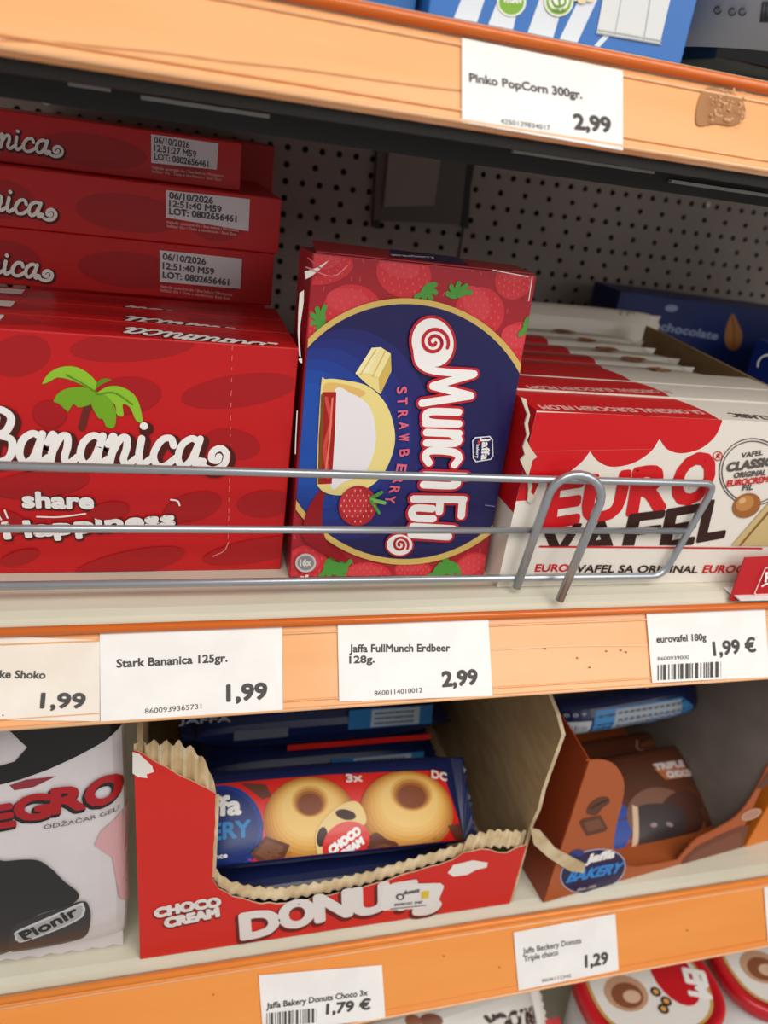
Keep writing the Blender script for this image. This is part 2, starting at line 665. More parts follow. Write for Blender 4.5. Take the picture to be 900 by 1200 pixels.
def pegboard():
    mb = MB()
    x0, x1, z0, z1 = -0.35, 1.15, -0.62, 0.62
    mb.box((x0, BACK + .012, z0), (x1, BACK + .02, z1), PEGDARK)  # near-black backing sheet colours in the shade deep inside the holes
    # rows of round holes, close rows alternating with wide rows
    pit = 0.0168; row = 0.0150; r = 0.0031
    n = 0
    z = z0
    while z < z1 - 1e-6:
        p = pit if n % 2 == 0 else pit * 5 / 3
        k = int((x1 - x0) / p)
        vis = -0.02 < z < 0.3
        if not vis:
            mb.add([(x0, BACK, z), (x1, BACK, z), (x1, BACK, z + row), (x0, BACK, z + row)], [(0, 1, 2, 3)], PEG)
        else:
            xx = x0
            for i in range(k + 1):
                xa, xb = xx, min(xx + p, x1)
                cx, cz = (xa + xb) / 2, z + row / 2
                if xb - xa < p * .9 :
                    mb.add([(xa, BACK, z), (xb, BACK, z), (xb, BACK, z + row), (xa, BACK, z + row)], [(0, 1, 2, 3)], PEG)
                    break
                hole = []; outer = []
                for j in range(8):
                    a = math.pi / 4 * j
                    hole.append((cx + r * math.cos(a), BACK, cz + r * math.sin(a)))
                hx, hz = (xb - xa) / 2, row / 2
                outer = [(cx + hx, BACK, cz), (cx + hx, BACK, cz + hz), (cx, BACK, cz + hz), (cx - hx, BACK, cz + hz), (cx - hx, BACK, cz), (cx - hx, BACK, cz - hz), (cx, BACK, cz - hz), (cx + hx, BACK, cz - hz)]
                inner = [(h[0], BACK + .003, h[2]) for h in hole]
                mb.add(hole + outer, [(j, 8 + j, 8 + (j + 1) % 8, (j + 1) % 8) for j in range(8)], PEG)
                mb.add(hole + inner, [(j, (j + 1) % 8, 8 + (j + 1) % 8, 8 + j) for j in range(8)], PEG)
                xx += p
        z += row; n += 1
    o = mb.build('wall_back')
    tag(o, kind='structure')
    # shallow hanging plate and the upright seam beside it
    b = MB()
    q = [atY(*p, BACK - .012) for p in ((449, 265), (511, 256), (519, 172), (457, 166))]
    b.hexa([atY(449, 243, BACK - .01), atY(509, 241, BACK - .01), atY(519, 172, BACK - .01), atY(457, 164, BACK - .01)], (0, .008, 0), PEG, 0.001)
    b.hexa([atY(437, 258, BACK - .006), atY(540, 262, BACK - .006), atY(549, 172, BACK - .006), atY(443, 160, BACK - .006)], (0, .004, 0), M('6e6562', .5, name='plate'), 0.0008)
    for xx in (437, 541):
        b.hexa([atY(xx, 266, BACK - .004), atY(xx + 8, 268, BACK - .004), atY(xx + 14, 160, BACK - .004), atY(xx + 6, 158, BACK - .004)], (0, .003, 0), HEM)
    b.box((0.30, BACK - .0015, -.6), (0.3015, BACK, .6), HEM)
    tag(b.build('trim_1'), kind='structure')
    # white discs standing for light through a few holes near the top corner
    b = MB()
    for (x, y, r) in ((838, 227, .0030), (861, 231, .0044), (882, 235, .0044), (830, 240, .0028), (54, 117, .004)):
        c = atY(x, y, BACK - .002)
        b.add([(c.x + r * math.cos(i * .5236), c.y, c.z + r * math.sin(i * .5236)) for i in range(12)], [tuple(range(11, -1, -1))], M('f4f4f2', .4, name='painted_hole_light'))
    tag(b.build('hole_light_discs'), kind='structure')


pegboard()


def shelf(zs, dy, dz, label, omat, hem=True, deckmat=CREAM, lip_m=LIPOR):
    t = thing('store_shelf', (0.3, 0.2, zs - .02), label, 'shelf', 'shelves of the rack')
    x0, x1 = -0.32, 1.1
    d = MB()
    # deck with a rolled front edge
    prof = [(BACK - .002, 0), (0.022, 0), (0.012, -.0006), (0.007, -.0025), (0.0045, -.006), (.0045, -.02), (0.03, -.026), (BACK - .002, -.026)]
    n = len(prof)
    vs = [(x0, y, zs + z) for y, z in prof] + [(x1, y, zs + z) for y, z in prof]
    fs = [(i, n + i, n + (i + 1) % n, (i + 1) % n) for i in range(n)] + [tuple(range(n)), tuple(reversed(range(n, 2 * n)))]
    d.add(vs, fs, deckmat)
    d.build('deck', t)
    # price rail: tilted strip with a raised lip above and a clear edge below
    r = MB()
    top, bot = V((0, 0.0, zs - .0085)), V((0, dy, zs + dz))
    v = (top - bot).normalized(); nn = V((1, 0, 0)).cross(v)
    q = [V((x0, 0, 0)) + bot, V((x1, 0, 0)) + bot, V((x1, 0, 0)) + top, V((x0, 0, 0)) + top]
    r.hexa(q, -nn * .003, omat)
    r.build('price_rail', t)
    e = MB()
    e.tube([(x0, -.0002, zs - .0052), (x1, -.0002, zs - .0052)], .0026, lip_m, 10)
    e.build('rail_lip', t)
    e = MB()
    for (k, m, rr) in ((.0008, LIPLT, .0011), (.0055, omat, .0006)):
        p = bot + v * k + nn * .0004
        e.tube([(x0, p.y, p.z), (x1, p.y, p.z)], rr, m, 8)
    p = top - v * .0035 + nn * .0003
    e.tube([(x0, p.y, p.z), (x1, p.y, p.z)], .0008, LIPLT, 8)
    e.build('rail_edge', t)
    if hem:
        h = MB()
        b2 = bot - nn * .004
        h.box((x0, b2.y + .0045, b2.z - .004), (x1, b2.y + .02, b2.z + .006), HEM)
        h.build('hem', t)
    F = Face(bot, (1, 0, 0), v)
    return t, F


S_TOP, F_TOP = shelf(0.291, -.02, -.0405, 'shelf with orange price rail across the top of the photo, above the dark gap', ORANGE)
S_MID, F_MID = shelf(0.0, -.025, -.047, 'middle shelf with orange price rail and wire fence, under the upright red and blue carton', ORANGE)
S_LOW, F_LOW = shelf(-0.291, -.028, -.0555, 'lower shelf with orange price rail carrying the torn red tray', ORANGE2, lip_m=M('ee8a30', .3, coat=.4, name='orange_lip_low'))
b = MB()
for (xa, ya, xb, yb) in ((80, 96, 130, 108), (165, 110, 315, 141), (600, 175, 764, 204), (785, 210, 900, 232)):  # pale bars carry the highlights of the hem's lower edge as colour
    p0, p1 = atY(xa, ya, .03), atY(xb, yb, .03)
    z = (p0.z + p1.z) / 2
    b.box((p0.x, .028, z - .0007), (p1.x, .031, z + .0009), M('a3a29e', .35, .5, name='slot_highlight'))
b.box((-.32, .0315, .236), (1.1, .035, .266), HEM)
b.build('slotted_flange', S_TOP)
t = thing('store_shelf', (0.3, 0.2, -.6), 'lowest shelf, pale deck just seen under the red tubs', 'shelf', 'shelves of the rack')
MB().box((-.32, -.02, -.602), (1.1, BACK - .002, -.58), CREAM).build('deck', t)
# marks on the rails
a = Art(F_TOP, lay=.0006)
a.L([(0, 48), (60, 50), (120, 56), (200, 64), (265, 73), (350, 82), (450, 96), (530, 106), (582, 109)], 1.1, M('9c6236', .6, name='scratch'))
GL = M('a9774c', .7, name='glue_rest')
a.G([(822, 108), (845, 104), (868, 118), (872, 138), (858, 148), (838, 146), (815, 146)], GL, True)
LT = M('d2a27a', .6, name='glue_light')
for i in range(90):
    x = random.uniform(828, 870); y = random.uniform(112, 148)
    a.E(x, y, random.uniform(.5, 2.2), random.uniform(.4, 1.4), LT, random.uniform(0, 90), 8)
a.onto(S_TOP, 'price_rail')
a = Art(F_MID, lay=.0006)
for (x, y) in ((676, 771), (710, 763), (727, 762), (733, 764), (757, 806), (4, 838), (638, 760), (690, 782)):
    a.E(x, y, 1.3, 1, M('a85f2c', .7, name='speck'), 20, 8)
a.L([(577, 761), (660, 757), (757, 756)], 1.2, M('f9c497', .25, coat=.5, name='rail_ridge'))
a.onto(S_MID, 'price_rail')
a = Art(F_LOW, lay=.0006)
for (x, y) in ((585, 1133), (520, 1120), (805, 1090), (250, 1165)):
    a.E(x, y, 1.2, .9, M('a85f2c', .7, name='speck'), 20, 8)
a.onto(S_LOW, 'price_rail')


# ------------------------------------------------------------------ price tags
def price_tag(F, quad, label, draw, paper=PAPER, back=0.0008):
    P = [F.px(*q) for q in quad]          # bl, br, tr, tl
    c = F.pt(sum(p[0] for p in P) / 4, sum(p[1] for p in P) / 4, 0)
    t = thing('price_tag', c, label, 'price tag', 'price tags in the orange rails')
    mb = MB()
    mb.hexa([F.pt(p[0], p[1], back + .0005) for p in P], -F.n * .0005, paper)
    cardo = mb.build('card', t)
    a = Art(F, lay=back + .0006)
    draw(a)
    a.build('lettering', cardo)
    return t


def bars(a, x0, y0, x1, y1, h, m=INK):
    n = 34
    rs = random.Random(3)
    i = 0
    while i < n:
        wdt = rs.choice((1, 1, 2, 3)) * .55
        u0 = i / n; u1 = min(1, (i + wdt) / n)
        xa, ya = x0 + (x1 - x0) * u0, y0 + (y1 - y0) * u0
        xb, yb = x0 + (x1 - x0) * u1, y0 + (y1 - y0) * u1
        a.G([(xa, ya), (xb, yb), (xb, yb - h), (xa, ya - h)], m)
        a.lay -= a.step
        i += wdt + rs.choice((1, 1, 2)) * .6
    a.lay += a.step


def d1(a):
    a.T('Pinko PopCorn 300gr.', (549, 98), (680, 118), 9.5, INK, .5)
    a.T('2,99', (672, 153), (714, 157), 16, INK, 1.1)
    a.T('4250129834017', (585, 147), (643, 155), 5.5, INK, 0)


def d2(a):
    a.T('ke Shoko', (0, 794), (53, 795), 9, INK, .5)
    a.T('1,99', (48, 829), (99, 829), 17, INK, 1.1)


def d3(a):
    a.T('Stark Bananica 125gr.', (137, 782), (266, 775), 9.5, INK, .5)
    a.T('1,99', (266, 821), (312, 818), 18, INK, 1.2)
    a.T('8600939365731', (170, 836), (236, 830), 6, INK, 0)


def d4(a):
    a.T('Jaffa FullMunch Erdbeer', (409, 764), (526, 763), 8.5, INK, .4)
    a.T('128g.', (409, 777), (438, 776), 8, INK, .4)
    a.T('2,99', (518, 804), (558, 801), 16, INK, 1.1)
    a.T('8600114010012', (438, 815), (494, 811), 5.5, INK, 0)


def d5(a):
    a.T('eurovafel 180g', (768, 753), (826, 750), 7, INK, .35)
    a.T('1,99 €', (835, 768), (884, 763), 14, INK, .8)
    a.T('8600939000123'[:10], (769, 774), (806, 772), 4, INK, 0)
    bars(a, 769, 797, 843, 793, 18)


def d6(a):
    a.T('Jaffa Bakery Donuts Choco 3x', (312, 1181), (430, 1165), 6.5, INK, .35)
    a.T('1,79 €', (382, 1187), (433, 1181), 11, INK, .8)
    bars(a, 312, 1203, 370, 1197, 17)


def d7(a):
    a.T('Jaffa Beckery Donuts', (612, 1117), (680, 1104), 6, INK, .2)
    a.T('Triple choco', (613, 1126), (653, 1118), 6, INK, .2)
    a.T('1,29', (685, 1132), (711, 1128), 12, INK, .8)
    a.T('8606112345', (634, 1150), (668, 1144), 3.5, INK, 0)


price_tag(F_TOP, [(540, 145), (728, 178), (728, 85), (540, 47)], 'white popcorn price tag reading 2,99 in the top orange rail', d1)
price_tag(F_MID, [(-40, 843), (117, 845), (117, 750), (-40, 744)], 'yellowed price tag reading 1,99 at the left edge of the middle rail', d2, PAPERC, back=.0004)
price_tag(F_MID, [(118, 845), (331, 832), (330, 730), (117, 740)], 'wide white price tag reading 1,99 below the red palm tree carton', d3)
price_tag(F_MID, [(397, 822), (576, 815), (571, 722), (395, 727)], 'white price tag reading 2,99 below the upright red and blue carton', d4)
price_tag(F_MID, [(763, 800), (900, 793), (895, 714), (756, 717)], 'white price tag with bars reading 1,99 € at the right of the middle rail', d5)
price_tag(F_LOW, [(308, 1210), (451, 1192), (447, 1130), (303, 1142)], 'white price tag with bars reading 1,79 € in the lowest orange rail', d6)
price_tag(F_LOW, [(607, 1160), (724, 1136), (720, 1070), (601, 1092)], 'white price tag reading 1,29 in the lowest orange rail', d7)
price_tag(F_LOW, [(899, 1103), (965, 1088), (960, 1022), (894, 1040)], 'price tag cut off by the right edge of the photo on the lowest rail', lambda a: a.T('1,29', (930, 1080), (955, 1074), 12, INK, .8))

# ------------------------------------------------------------------ wire fence
FY = 0.0175
t = thing('wire_fence', (0.1, FY, 0.0), 'grey wire fence of three rails with a hooked loop along the middle shelf front', 'shelf fence')
XL, XR = -0.3, 0.331
R0 = 0.0023


def bend(pts, rad=.006, n=6):
    out = [V(pts[0])]
    for i in range(1, len(pts) - 1):
        a, b, c = V(pts[i - 1]), V(pts[i]), V(pts[i + 1])
        d1_, d2_ = (a - b), (c - b)
        k = min(rad, d1_.length * .49, d2_.length * .49)
        p, q = b + d1_.normalized() * k, b + d2_.normalized() * k
        for j in range(n + 1):
            s = j / n
            out.append(p * (1 - s) ** 2 + b * 2 * s * (1 - s) + q * s * s)
    out.append(V(pts[-1]))
    return out


MB().tube(bend([(XL, FY, .0795), (.3335, FY, .0762), (.3165, FY, .0092), (XL, FY, .0125)], .009), R0, STEEL, 12).build('loop_rail', t)
MB().tube([(XL, FY + .001, .0450), (.3240, FY + .001, .0420)], R0 * .92, STEEL, 12).build('middle_rail', t)
hk = [V((.2106, .0146, .0045)), V((.2165, .0142, .066))]
c0, c1 = V((.2165, .0142, .066)), V((.2485, .0085, .0665))
for i in range(1, 12):
    s = i / 12 * math.pi
    hk.append((c0 + c1) / 2 + (c0 - c1) / 2 * math.cos(s) + V((0, 0, .0165)) * math.sin(s))
hk += [c1, V((.2347, .0022, .0022))]
MB().tube(hk, .0027, STEEL, 12).build('hook', t)


# ------------------------------------------------------------------ cartons
def carton(name, q, d, m, label, cat, group=None, bev=.0007, part='carton'):
    q = [V(p) for p in q]
    t = thing(name, (q[0] + q[1]) / 2 + V(d) / 2, label, cat, group)
    mb = MB(); mb.hexa(q, d, m, bev); mb.build(part, t)
    return t


RED = M('c4171b', .38, name='red_card')
REDP = M('a81419', .4, name='red_card_patch')
BROWN = M('4d130e', .5, name='brown_print')
WHITE = M('f4f2f0', .4, name='white_print')
GRN = M('74a81e', .45, name='green_print'); GRN2 = M('5b8c18', .45, name='green_print'); GRN3 = M('8fc22e', .45, name='green_print')
BX0, BX1 = -0.118, 0.069
BH, BT = 0.1365, 0.0325


def ban_front(t, y0):
    F = Face((BX0, y0, 0.0), (1, 0, 0), (0, 0, 1))
    cl = (0.001, 0.001, BX1 - BX0 - .001, BH - .001)
    a = Art(F, 0, 380, .3889, clip=cl)
    for (x, y, rx, ry, r) in ((60, 95, 95, 62, -12), (400, 65, 190, 46, -4), (720, 200, 175, 48, -8), (700, 360, 85, 45, 10), (800, 540, 85, 40, -4), (380, 215, 105, 55, -5), (580, 550, 90, 42, -16), (390, 720, 170, 38, -12), (770, 680, 160, 34, -10), (120, 480, 150, 40, -6), (150, 270, 50, 40, 10), (-70, 600, 150, 50, 0), (60, 700, 60, 20, -15), (330, 560, 60, 26, -8)):
        a.E(x, y, rx, ry, REDP, r)
    a.onto(t, 'carton')
    a = Art(F, 0, 380, .3889, clip=cl, lay=.0003)
    a.L([(268, 240), (258, 270), (247, 312)], 22, M('6a2218', .5, name='trunk_print'))
    a.G([(128, 178), (150, 145), (190, 127), (235, 130), (275, 155), (300, 190), (290, 205), (262, 190), (215, 168), (175, 160), (150, 172)], GRN3, True)
    a.G([(290, 190), (300, 168), (325, 163), (358, 180), (335, 188), (318, 200)], GRN2, True)
    a.G([(160, 265), (165, 222), (195, 195), (250, 188), (295, 205), (282, 235), (240, 250), (222, 240), (205, 262), (195, 255)], GRN, True)
    a.G([(285, 215), (325, 187), (372, 190), (412, 222), (430, 290), (410, 288), (392, 250), (370, 240), (372, 275), (352, 270), (345, 238), (310, 230)], GRN3, True)
    a.G([(275, 235), (290, 210), (322, 215), (348, 255), (346, 306), (322, 308), (310, 285), (298, 282), (285, 262)], GRN, True)
    a.L([(292, 205), (255, 180), (200, 150)], 4, GRN2); a.L([(292, 210), (345, 205), (400, 240)], 4, GRN2)
    a.build('palm_picture', t)
    a = Art(F, 0, 380, .3889, clip=cl, lay=.0008)
    script(a, 'Bananica~', (-58, 412), (676, 428), 96, 22, WHITE, BROWN, 20, (7, 8))
    a.build('logo', t)
    a = Art(F, 0, 380, .3889, clip=cl, lay=.0008)
    a.T('share', (72, 548), (280, 552), 48, WHITE, 4, edge=BROWN, ew=5, shift=(2, 2))
    a.T('Happiness', (18, 642), (525, 604), 50, WHITE, 4.5, edge=BROWN, ew=5, shift=(2, 2))
    a.L([(112, 577), (180, 578), (258, 568)], 5, WHITE)
    a.L([(515, 526), (535, 530), (541, 543)], 5, WHITE)
    a.L([(15, 557), (24, 580)], 5, WHITE); a.L([(-6, 568), (5, 585)], 5, WHITE)
    a.build('slogan', t)
    a = Art(F, 0, 380, .3889, clip=cl, lay=.0009)
    ys = 60
    while ys < 640:
        x = 700 - (ys - 60) * .022
        a.L([(x, ys), (x - 1, ys + random.uniform(5, 18))], 2.5, M('e0655f', .6, name='crease'), False); a.lay -= a.step
        ys += random.uniform(22, 40)
    a.L([(688, 655), (675, 680), (642, 697)], 3, M('e08880', .6, name='crease'))
    a.onto(t, 'carton')


def ban_top(t, y0, yl):
    F = Face((BX0, y0, BH), (1, 0, 0), (0, 1, 0))
    cl = (.001, .0008, BX1 - BX0 - .001, BT - .0008)
    a = Art(F, 0, 0, 1, clip=cl)
    for (u, w_, r) in ((.03, .03, .008), (.085, .026, .007), (.15, .02, .006)):
        a.put(poly_shape([(u + w_ * math.cos(i * .3142), BT / 2 + r * math.sin(i * .3142)) for i in range(20)]), REDP); a.lay -= a.step
    a.lay += a.step
    script(a, 'Bananica', (315, yl + 9), (152, yl - 10), 10, 2.0, WHITE, BROWN, 1.8)
    a.T('share', (325, yl + 9), (314, yl + 8), 3, WHITE, .3)
    a.put(poly_shape([(.003, BT - .020), (.040, BT - .020), (.040, BT - .006), (.003, BT - .006)]), M('e8e6e4', .4, name='sticker'))
    a.build('top_print', t)


GB = 'red cartons with white script and palm tree'
labs = ['upright red carton with palm tree and white script, foremost behind the wire fence',
        'upright red carton second in the row, only its top strip seen',
        'upright red carton third in the row, under the lying red cartons']
for i in range(3):
    y0 = .0485 + i * (BT + .0006)
    t = carton('wafer_carton', [(BX0, y0, 0), (BX1, y0, 0), (BX1, y0, BH), (BX0, y0, BH)], (0, BT, 0), RED, labs[i], 'carton', GB)
    if i == 0:
        ban_front(t, y0)
    ban_top(t, y0, (394, 381, 369)[i])


def lying(x0, x1, y0, z0, h, depth, zv, lab, lines, lab_px, logo_px, faint=None):
    t = carton('wafer_carton', [(x0, y0, z0), (x1, y0, z0), (x1, y0, z0 + h), (x0, y0, z0 + h)], (0, depth, 0), RED, lab, 'carton', GB)
    F = Face((x0, y0, z0), (1, 0, 0), (0, 0, 1))
    a = Art(F, 0, 110, .4, clip=(.0006, .0006, x1 - x0 - .0006, h - .0006))
    for (u, w_) in ((.03, .02), (.1, .03), (.15, .016)):
        a.put(poly_shape([(u + w_ * math.cos(k * .3142), h * .45 + h * .33 * math.sin(k * .3142)) for k in range(20)]), REDP); a.lay -= a.step
    a.onto(t, 'carton')
    a = Art(F, 0, 110, .4, lay=.0003, clip=(.0006, .0006, x1 - x0 - .0006, h - .0006))
    script(a, 'Bananica~', logo_px[0], logo_px[1], logo_px[2], logo_px[3], WHITE, BROWN, 9, (3, 3))
    a.build('logo', t)
    a = Art(F, 0, 110, .4, lay=.0003)
    q = lab_px
    a.G(q, M('dedbe2', .4, name='date_label'))
    dl = a.build('date_label', t)
    a = Art(F, 0, 110, .4, lay=.0004)
    TI = M('55535c', .6, name='label_ink')
    for k, s in enumerate(lines):
        f = .26 + k * .29
        bl = (q[3][0] + (q[0][0] - q[3][0]) * f + 9, q[3][1] + (q[0][1] - q[3][1]) * f + 3)
        e = V((q[2][0] - q[3][0], q[2][1] - q[3][1]))
        ln = (.52, .62, .80)[k]
        a.T(s, bl, (bl[0] + e.x * ln, bl[1] + e.y * ln + 2), 18, TI, 1.0 if not faint else .6)
    a.build('lettering', dl)
    a = Art(F, 0, 110, .4, lay=.0003)
    PK = M('e3a4a4', .5, name='small_print')
    dx = q[0][0]; dy = q[0][1]
    a.T('Najbolje upotrebiti do: / Best before / Mindestens', (dx + 2, dy + 17), (dx + 212, dy + 42), 8, PK, .3)
    a.T('haltbar bis: / Data e skadences / Best Box', (dx + 2, dy + 28), (dx + 205, dy + 53), 8, PK, .3)
    a.build('small_print', t)
    return t


LN = ('06/10/2026', '12:51:40 M59', 'LOT: 0802656461')
lying(-.12, .0665, .152, BH + .0003, .0325, .1365, 0, 'lower of the two lying red cartons with white date labels, on the upright ones', LN,
      [(468, 550), (704, 571), (709, 483), (468, 458)], ((-230, 495), (150, 545), 42, 10.5))
lying(-.12, .0685, .150, BH + .0331, .0325, .1365, 0, 'upper of the two brightly lit lying red cartons with white date labels', LN,
      [(487, 362), (728, 402), (732, 308), (487, 282)], ((-225, 300), (160, 368), 44, 10.5))
lying(-.14, .0445, .166, BH + .0660, .0270, .1200, 0, 'shaded red carton lying topmost in the pile under the top shelf', ('06/10/2026', '12:51:27 M59', 'LOT: 0802656461'),
      [(443, 202), (635, 222), (640, 145), (443, 118)], ((-190, 128), (180, 182), 40, 9.5), True)
# the pile behind, seen only by its end beside the topmost carton
z = 0.0
for i in range(7):
    h = .0325
    y0 = .3025
    x1 = .0815
    lab = 'end of a dark red carton with a grey band, behind the topmost lying carton' if i == 6 else 'dark red carton in the hidden pile at the back behind the lying cartons'
    t = carton('wafer_carton', [(-.10, y0, z), (x1, y0, z), (x1, y0, z + h), (-.10, y0, z + h)], (0, .1365, 0), RED, lab, 'carton', 'dark red cartons piled at the back' if i < 6 else GB)
    if i == 6:
        a = Art(Face((-.10, y0, z), (1, 0, 0), (0, 0, 1)))
        a.put(poly_shape([(.135, .001), (.1465, .001), (.1465, h - .001), (.135, h - .001)]), M('8d8078', .5, name='grey_band'))
        a.onto(t, 'carton')
    z += h + .0002

# ------------------------------------------------------------------ upright red and blue carton (strawberry cakes)
mu = V((.1253, -.0022, .0003)).normalized()
mv = V((-.0055, .013, .187)).normalized()
mo = V((.0725, .0385, 0.0003))
FM = Face(mo, mu, mv)
MW, MHt, MD = .1255, .1855, .046
t = thing('cake_carton', mo + mu * (MW / 2) - FM.n * (MD / 2), 'upright red and blue strawberry cake carton with sideways lettering, dented at its top corner', 'carton')
mb = MB()
DKR = M('a81c2b', .35, coat=.15, name='berry_red')
c4 = [FM.pt(0, 0), FM.pt(MW, 0), FM.pt(MW, MHt), FM.pt(0, MHt)]
mb.hexa(c4, -FM.n * MD, DKR, .0008)
mb.build('carton', t)
NAVY = M('1d1a54', .35, coat=.15, name='navy'); GOLD = M('d7b866', .4, name='gold')
cl = (.0008, .0008, MW - .0008, MHt - .0008)
Z7 = (320, 280, .3556)
a = Art(FM, *Z7, clip=cl)
SR = M('d3303a', .4, name='berry'); SR2 = M('e0525a', .4, name='berry_light'); LEAF = M('4f9a3c', .45, name='leaf'); LEAF2 = M('7dbb5a', .45, name='leaf')


def berry(cx, cy, rx, ry, rot, lx, ly, la):
    l0 = a.lay
    a.E(cx, cy, rx, ry, SR, rot)
    a.E(cx - rx * .15, cy - ry * .35, rx * .75, ry * .5, M('d94049', .4, name='berry_mid'), rot)
    rs = random.Random(int(cx * 7 + cy))
    for i in range(-3, 4):
        for j in range(-3, 4):
            x, y = (i + (j % 2) * .5) * .29, j * .27
            if x * x + y * y < .8:
                c, s = math.cos(math.radians(rot)), math.sin(math.radians(rot))
                a.E(cx + rx * x * c - ry * y * s, cy + rx * x * s + ry * y * c, 3.2, 5.5, SR2, rs.uniform(-20, 20), 8); a.lay -= a.step
    a.lay += a.step
    for k in (-60, -20, 20, 60, 100):
        ang = math.radians(la + k)
        a.L([(lx, ly), (lx + 18 * math.cos(ang), ly + 18 * math.sin(ang)), (lx + 38 * math.cos(ang + .3), ly + 38 * math.sin(ang + .3))], 17, LEAF if k % 40 else LEAF2)
    a.lay = l0


rs = random.Random(4)
for i in range(60):
    x, y = rs.uniform(60, 840), rs.choice((rs.uniform(60, 330), rs.uniform(950, 1100)))
    a.L([(x, y), (x + rs.uniform(-6, 6), y + 12)], 4.5, M('c64450', .4, name='seed'), False); a.lay -= a.step
a.lay += a.step
berry(165, 95, 100, 55, -10, 60, 75, 180)
berry(430, 115, 92, 78, 20, 498, 165, 20)
berry(262, 235, 98, 85, 10, 165, 262, 160)
berry(680, 240, 82, 82, 60, 612, 185, 230)
berry(795, 130, 62, 72, 30, 735, 95, 250)
berry(100, 290, 45, 60, 30, 60, 260, 180)
berry(800, 350, 55, 80, 20, 830, 280, 0)
berry(110, 1085, 75, 75, 10, 175, 1075, 0)
berry(310, 1110, 80, 45, 0, 235, 1095, 180)
berry(660, 1095, 70, 60, -30, 590, 1070, 100)
berry(460, 1090, 60, 40, 0, 540, 1085, 20)
a.onto(t, 'carton')
a = Art(FM, *Z7, clip=cl, lay=.0016)
a.E(432, 632, 442, 438, GOLD, 0, 90)
a.E(432, 632, 423, 419, NAVY, 0, 90)
for i, (cxx, rr, h) in enumerate(((240, 330, '22246a'), (200, 300, '212b78'), (165, 270, '1f3487'), (140, 235, '1d3d96'), (125, 200, '1b46a2'), (115, 160, '1a4ca9'))):
    # printed lighter blue, kept inside the round panel
    pts = []
    for k in range(60):
        an = 2 * math.pi * k / 60
        x, y = cxx + rr * math.cos(an) * .85, 640 + rr * 1.05 * math.sin(an)
        dd = math.hypot((x - 432) / 423, (y - 632) / 419)
        if dd > .995:
            x, y = 432 + (x - 432) / dd * .995, 632 + (y - 632) / dd * .995
        pts.append((x, y))
    a.G(pts, M(h, .35, coat=.15, name='blue'))
a.build('round_panel', t)
a = Art(FM, *Z7, clip=cl, lay=.0024)
CRM = M('ecd98c', .4, name='cream_print'); CRM2 = M('f4e9b4', .4, name='cream_light'); CRM3 = M('d3b55a', .4, name='cream_dark')
a.G([(95, 960), (110, 890), (150, 825), (178, 812), (165, 850), (160, 930), (180, 1000), (245, 1055), (200, 1050), (130, 1010), (100, 985)], M('96121d', .35, name='sauce'), True)
a.G([(268, 440), (322, 356), (352, 354), (384, 375), (386, 432), (350, 508), (300, 470)], CRM)
a.G([(268, 440), (322, 356), (352, 354), (310, 440)], CRM2); a.G([(310, 440), (352, 354), (384, 375), (345, 455)], M('f0e2a2', .4, name='cream_mid')); a.G([(345, 455), (384, 378), (386, 432), (350, 508)], CRM3)
a.L([(285, 443), (335, 362)], 3, CRM3, False); a.L([(325, 448), (366, 366)], 3, CRM3, False)
a.G([(155, 480), (172, 458), (235, 462), (310, 482), (368, 540), (396, 625), (390, 700), (350, 780), (280, 830), (200, 838), (150, 815), (142, 760)], CRM, True)
a.G([(162, 495), (175, 470), (235, 476), (300, 500), (270, 520), (205, 508)], M('e2b96a', .4, name='cream_toast'), True)
a.G([(195, 508), (255, 505), (315, 550), (335, 640), (322, 720), (290, 770), (230, 795), (185, 800)], M('e9e6ea', .45, name='marshmallow'), True)
a.G([(160, 500), (205, 500), (200, 640), (190, 800), (145, 802), (148, 640)], M('a31c16', .3, name='jam'))
a.L([(172, 520), (186, 600), (168, 680), (178, 780)], 12, M('d3483e', .3, name='jam_light')); a.L([(192, 520), (182, 660), (170, 760)], 6, M('e77a68', .3, name='jam_gloss'))
a.L([(160, 510), (156, 640), (150, 790)], 10, M('7a4a1a', .4, name='biscuit'))
a.E(275, 872, 62, 66, M('b3222b', .4, name='berry_dark'), 20)
a.E(262, 862, 45, 48, M('c8323a', .4, name='berry_mid2'), 20)
for i in range(-3, 4):
    for j in range(-3, 4):
        x, y = (i + (j % 2) * .5) * 18, j * 17
        if x * x + y * y < 3300:
            a.E(275 + x, 872 + y, 2.6, 4, M('e6a092', .4, name='berry_seed'), 0, 8); a.lay -= a.step
a.lay += a.step
a.L([(318, 848), (352, 828)], 12, LEAF); a.L([(320, 852), (362, 862)], 12, LEAF2); a.L([(318, 855), (345, 895)], 9, LEAF)
a.build('cake_picture', t)
# lettering, drawn as pen strokes: red outline then white
a = Art(FM, *Z7, clip=cl, lay=.0032)
WR = M('c0222c', .35, name='outline_red')
big = [(spiral(522, 338, 10, 62, 2.15, 0.6), 0), ]
MUN = [
    [(468, 365), (478, 405), (525, 430), (655, 441)],
    [(655, 441), (520, 480), (645, 512), (485, 536)],
    [(605, 566), (515, 564), (497, 580), (512, 598), (606, 604)],
    [(497, 602), (606, 604)],
    [(500, 632), (606, 636)], [(580, 636), (605, 654), (588, 668), (500, 666)],
    [(592, 738), (606, 716), (588, 697), (515, 692), (497, 710), (508, 732)],
    [(492, 772), (628, 776)], [(575, 776), (600, 792), (585, 806), (490, 803)],
    [(458, 850), (622, 852)], [(618, 852), (614, 905)], [(545, 852), (542, 892)],
    [(520, 882), (465, 880), (452, 896), (465, 912), (522, 915)],
    [(455, 940), (588, 948)], [(450, 966), (572, 974)]]
